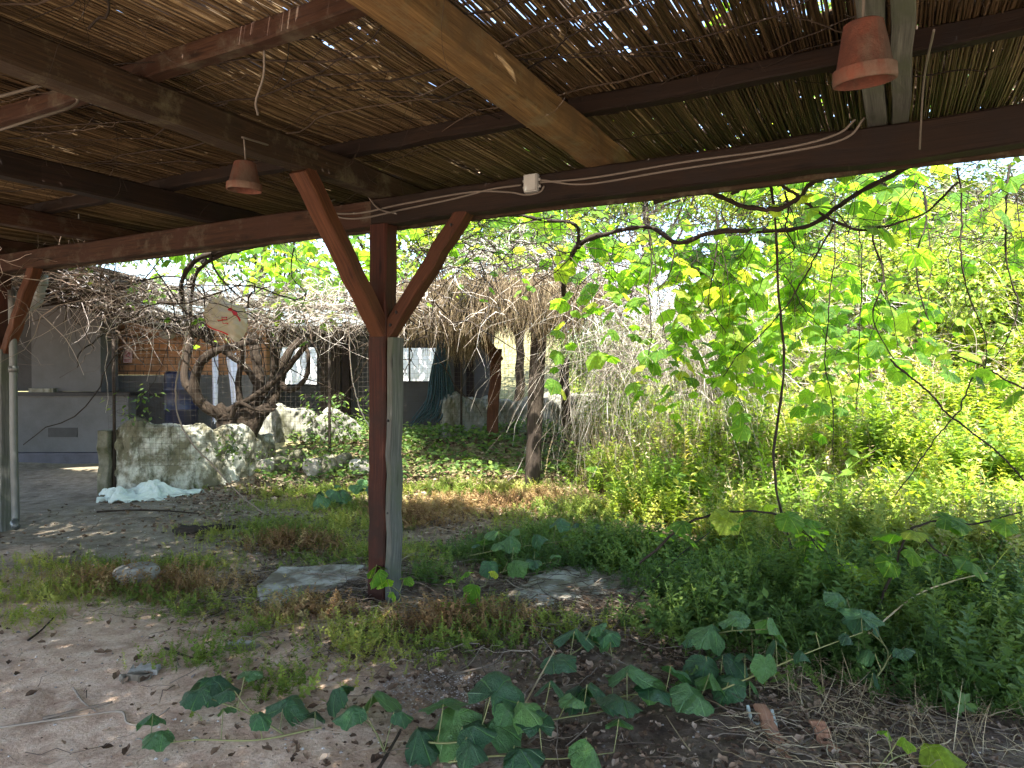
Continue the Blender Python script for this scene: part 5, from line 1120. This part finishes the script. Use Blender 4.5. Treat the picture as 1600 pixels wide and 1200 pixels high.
# planks
def plank(p0, p1, w_, t_, label, mat='plank'):
    b = np.array(p0); g = G(); timber(g, (0, 0, 0), np.array(p1) - b, w_, t_, seg=10, wob=.006, c=.006); o = g.build('plank', M[mat]); o.location = b; return tag(o, label, 'plank', 'broken planks in the lower right')
plank(gp(1232, 1205) + [0, 0, .03], gp(1190, 1128) + [0, 0, .06], .055, .02, 'longer broken orange plank at the bottom right')
plank(gp(1305, 1190) + [0, 0, .02], gp(1278, 1150) + [0, 0, .05], .06, .02, 'short broken orange plank right of the longer one')
e_ = gp(1178, 1142); g = G(); timber(g, (0, 0, .02), (.09, -.03, .02), .012, .02, seg=3, wob=0); timber(g, (0, 0, .02), (.01, .09, .05), .012, .02, seg=3, wob=0); timber(g, (.09, -.03, .02), (.10, .05, .05), .012, .02, seg=3, wob=0); o = g.build('wire_bracket', M['sheet']); o.location = e_; tag(o, 'small pale bracket lying beside the longer broken plank', 'bracket')
# crumpled sheet by the planter
sp_ = gp(222, 782); S_, T_ = np.meshgrid(np.linspace(-1, 1, 46), np.linspace(-1, 1, 30)); rr = 1 + .22 * np.sin(3 * np.arctan2(T_, S_)) + .1 * np.sin(7 * np.arctan2(T_, S_) + 1)
Xs = .48 * S_ * rr; Ys = .34 * T_ * rr; Zs = .15 * np.clip(1 - S_ ** 2 - T_ ** 2, 0, 1) ** .6 * (.7 + .4 * np.sin(5 * S_ + 3 * T_)) + .05 * np.abs(np.sin(9 * S_ + 4 * np.sin(3 * T_))) + .03 * np.abs(np.sin(11 * T_ - 5 * S_)) + .004
ii, jj = np.meshgrid(np.arange(45), np.arange(29)); q = (jj * 46 + ii).ravel(); g = G(); g.add(np.stack([Xs, Ys, Zs], -1), [np.stack([q, q + 1, q + 47, q + 46], -1)]); o = g.build('crumpled_sheet', M['sheet']); o.location = sp_; tag(o, 'crumpled pale green plastic sheet on the ground by the planter wall', 'sheet')

# ------------------------------------------------------------------ broad-leaved shoots creeping in the foreground
def shoot(label, pts, size, leafn, mat='broad', hts=(.05, .14), name='vine_shoot', droop=.12, tm=None, tan=None):
    """pts: ground-measured line (u, v, height). leaves sit on petioles above it"""
    P = spline([gp(u, v, z) for u, v, z in pts], 30); P[:, 2] = np.maximum(P[:, 2], hg(P[:, 0], P[:, 1]) + .01); b = P[0] * [1, 1, 0]; e = tag(empty(name, b), label, 'vine shoot', 'broad-leaved vine shoots on the ground')
    g = G(); gl = G(); tubes(g, (P - b)[None], np.linspace(.0045, .002, 30)[None], 6); n = leafn
    idx = np.clip((np.linspace(.06, .99, n) * 29 + rng.normal(0, .6, n)).astype(int), 0, 29); pos = P[idx] - b
    ax = nrm(P[-1] - P[0]); sd_ = np.cross(ax, [0, 0, 1.]); side = np.where(np.arange(n) % 2 == 0, 1, -1)[:, None] * sd_ * rng.uniform(.4, 1.1, (n, 1)) + ax * rng.uniform(-.2, .8, (n, 1))
    hh = rng.uniform(*hts, n)[:, None]; tip = pos + side * hh * .6 + np.array([0, 0, 1.]) * hh
    tubes(g, np.stack([pos, (pos + tip) / 2 + side * .01 + [0, 0, .01], tip], 1), .0022, 5)
    d = nrm(side * .9 + rdir(n) * .35 + [0, 0, -droop]); nn = nrm(np.array([0, -.25, 1.]) + .28 * rdir(n)); fr = frames(d, nn); sz = size * rng.uniform(.45, 1.3, n); w5 = rng.integers(0, 5, n)
    for q in range(5):
        m_ = w5 == q
        if m_.any(): scatter(gl, LEAF_SET[q], tip[m_], fr[m_], sz[m_, None] * np.array([rng.uniform(.8, 1.1), 1, 1])[None])
    g.build('stem', M['weedstem'], e, True); gl.build('foliage', M[mat], e, True); return e
M['weedstem'] = simple_rnd('green_stem', [(0, (.12, .13, .05)), (1, (.2, .2, .08))], .6)
shoot('broad green leaves on a shoot over the sand at the lower left', [(440, 1150, .03), (390, 1120, .06), (340, 1100, .08), (300, 1085, .05)], .17, 5)
shoot('trailing shoot with small leaves at the bottom left', [(500, 1140, .02), (400, 1160, .03), (300, 1160, .02), (230, 1170, .02)], .10, 5)
shoot('bluish broad leaves at the bottom between sand and gravel', [(600, 1180, .02), (580, 1140, .05), (540, 1110, .05)], .14, 4)
shoot('large dark leaves in front at the bottom centre', [(640, 1160, .03), (700, 1165, .08), (760, 1150, .1), (800, 1120, .1)], .17, 6)
shoot('big ribbed blue-green leaves on a shoot at the bottom centre right', [(690, 1150, .04), (780, 1140, .08), (880, 1125, .1), (960, 1110, .1), (1000, 1085, .08)], .18, 9)
shoot('ribbed leaves near the slab in front of the dark weeds', [(840, 1060, .05), (900, 1020, .1), (930, 1005, .12), (960, 1030, .1)], .17, 6)
shoot('dark leaves on a shoot at the bottom edge right of centre', [(700, 1195, .03), (780, 1185, .06), (870, 1190, .05), (960, 1180, .03)], .16, 6)
shoot('blue sheen leaves standing over the weeds at the lower right', [(1130, 1080, .1), (1200, 1050, .18), (1270, 1020, .25), (1350, 990, .3)], .14, 8, hts=(.04, .1))
shoot('glossy dark leaves creeping across the litter below the slab', [(900, 1110, .03), (980, 1090, .08), (1050, 1085, .1), (1100, 1100, .06)], .16, 6)
shoot('blue-green leaves lifting out of the weeds right of the slab', [(1080, 1010, .1), (1130, 990, .22), (1200, 985, .28)], .14, 6, hts=(.03, .08))
shoot('pair of broad dark leaves left of the broken planks', [(1180, 1100, .03), (1140, 1070, .08), (1110, 1060, .1)], .15, 4)
shoot('shiny blue-green leaves at the right among dark weeds', [(1360, 1080, .08), (1390, 1020, .2), (1330, 965, .3)], .12, 6)
shoot('green leaves at the bottom edge far right', [(1370, 1215, .03), (1400, 1190, .06), (1430, 1180, .06)], .13, 3, mat='vineleaf')
shoot('leafy shoot at the foot of the middle post', [(600, 960, .03), (625, 930, .12), (580, 900, .2)], .13, 5, mat='vineleaf', droop=.5)
shoot('pale leaves drooping just right of the middle post foot', [(690, 960, .03), (730, 930, .1), (760, 915, .12)], .13, 5, mat='vineleaf', droop=.6)
shoot('small vine leaves on a shoot behind the slab', [(730, 870, .06), (780, 860, .12), (850, 850, .16), (930, 840, .14)], .15, 11)
shoot('vine leaves among weeds right of the middle post', [(760, 905, .05), (800, 890, .1), (860, 880, .1)], .14, 7)
shoot('cluster of pale blue-green leaves left of the middle post', [(490, 790, .06), (520, 775, .12), (560, 770, .14), (575, 785, .1)], .20, 10)
shoot('vine leaves beside the round shelter post foot', [(890, 740, .1), (920, 735, .2), (960, 750, .25), (1000, 770, .2)], .20, 8, mat='vineleaf')
# leafy branches reaching in from the right at knee height
def sprayv(label, lines, size, every, mat='vineleaf'):
    return vine('leafy_branch', label, lines, leaf=(.1, 1.), every=every, size=size, cat='branch', leafmat_=mat, tm=LEAF_HI, mat='darkbark')
sprayv('leafy branch with large green leaves at the edge of the shade', [([(1000, 880, 4.6), (1060, 830, 4.5), (1120, 800, 4.4), (1190, 795, 4.3), (1230, 810, 4.25), (1290, 860, 4.2)], .009, .005), ([(1230, 800, 4.3), (1270, 850, 4.2), (1340, 900, 4.1)], .006, .004)], .15, .085)
sprayv('leafy branch with large green leaves at the right edge of the shade', [([(1370, 960, 4.0), (1400, 890, 4.0), (1420, 835, 4.0), (1460, 815, 4.0), (1520, 820, 3.95), (1600, 800, 3.9)], .008, .004), ([(1420, 828, 4.0), (1470, 860, 3.95), (1530, 890, 3.9)], .006, .003)], .16, .10)
sprayv('upper leafy branch with drooping leaves at the right edge', [([(1640, 620, 4.4), (1580, 600, 4.5), (1530, 570, 4.6), (1480, 560, 4.7)], .007, .004)], .14, .09)
print('faces', sum(len(m.polygons) for m in bpy.data.meshes))
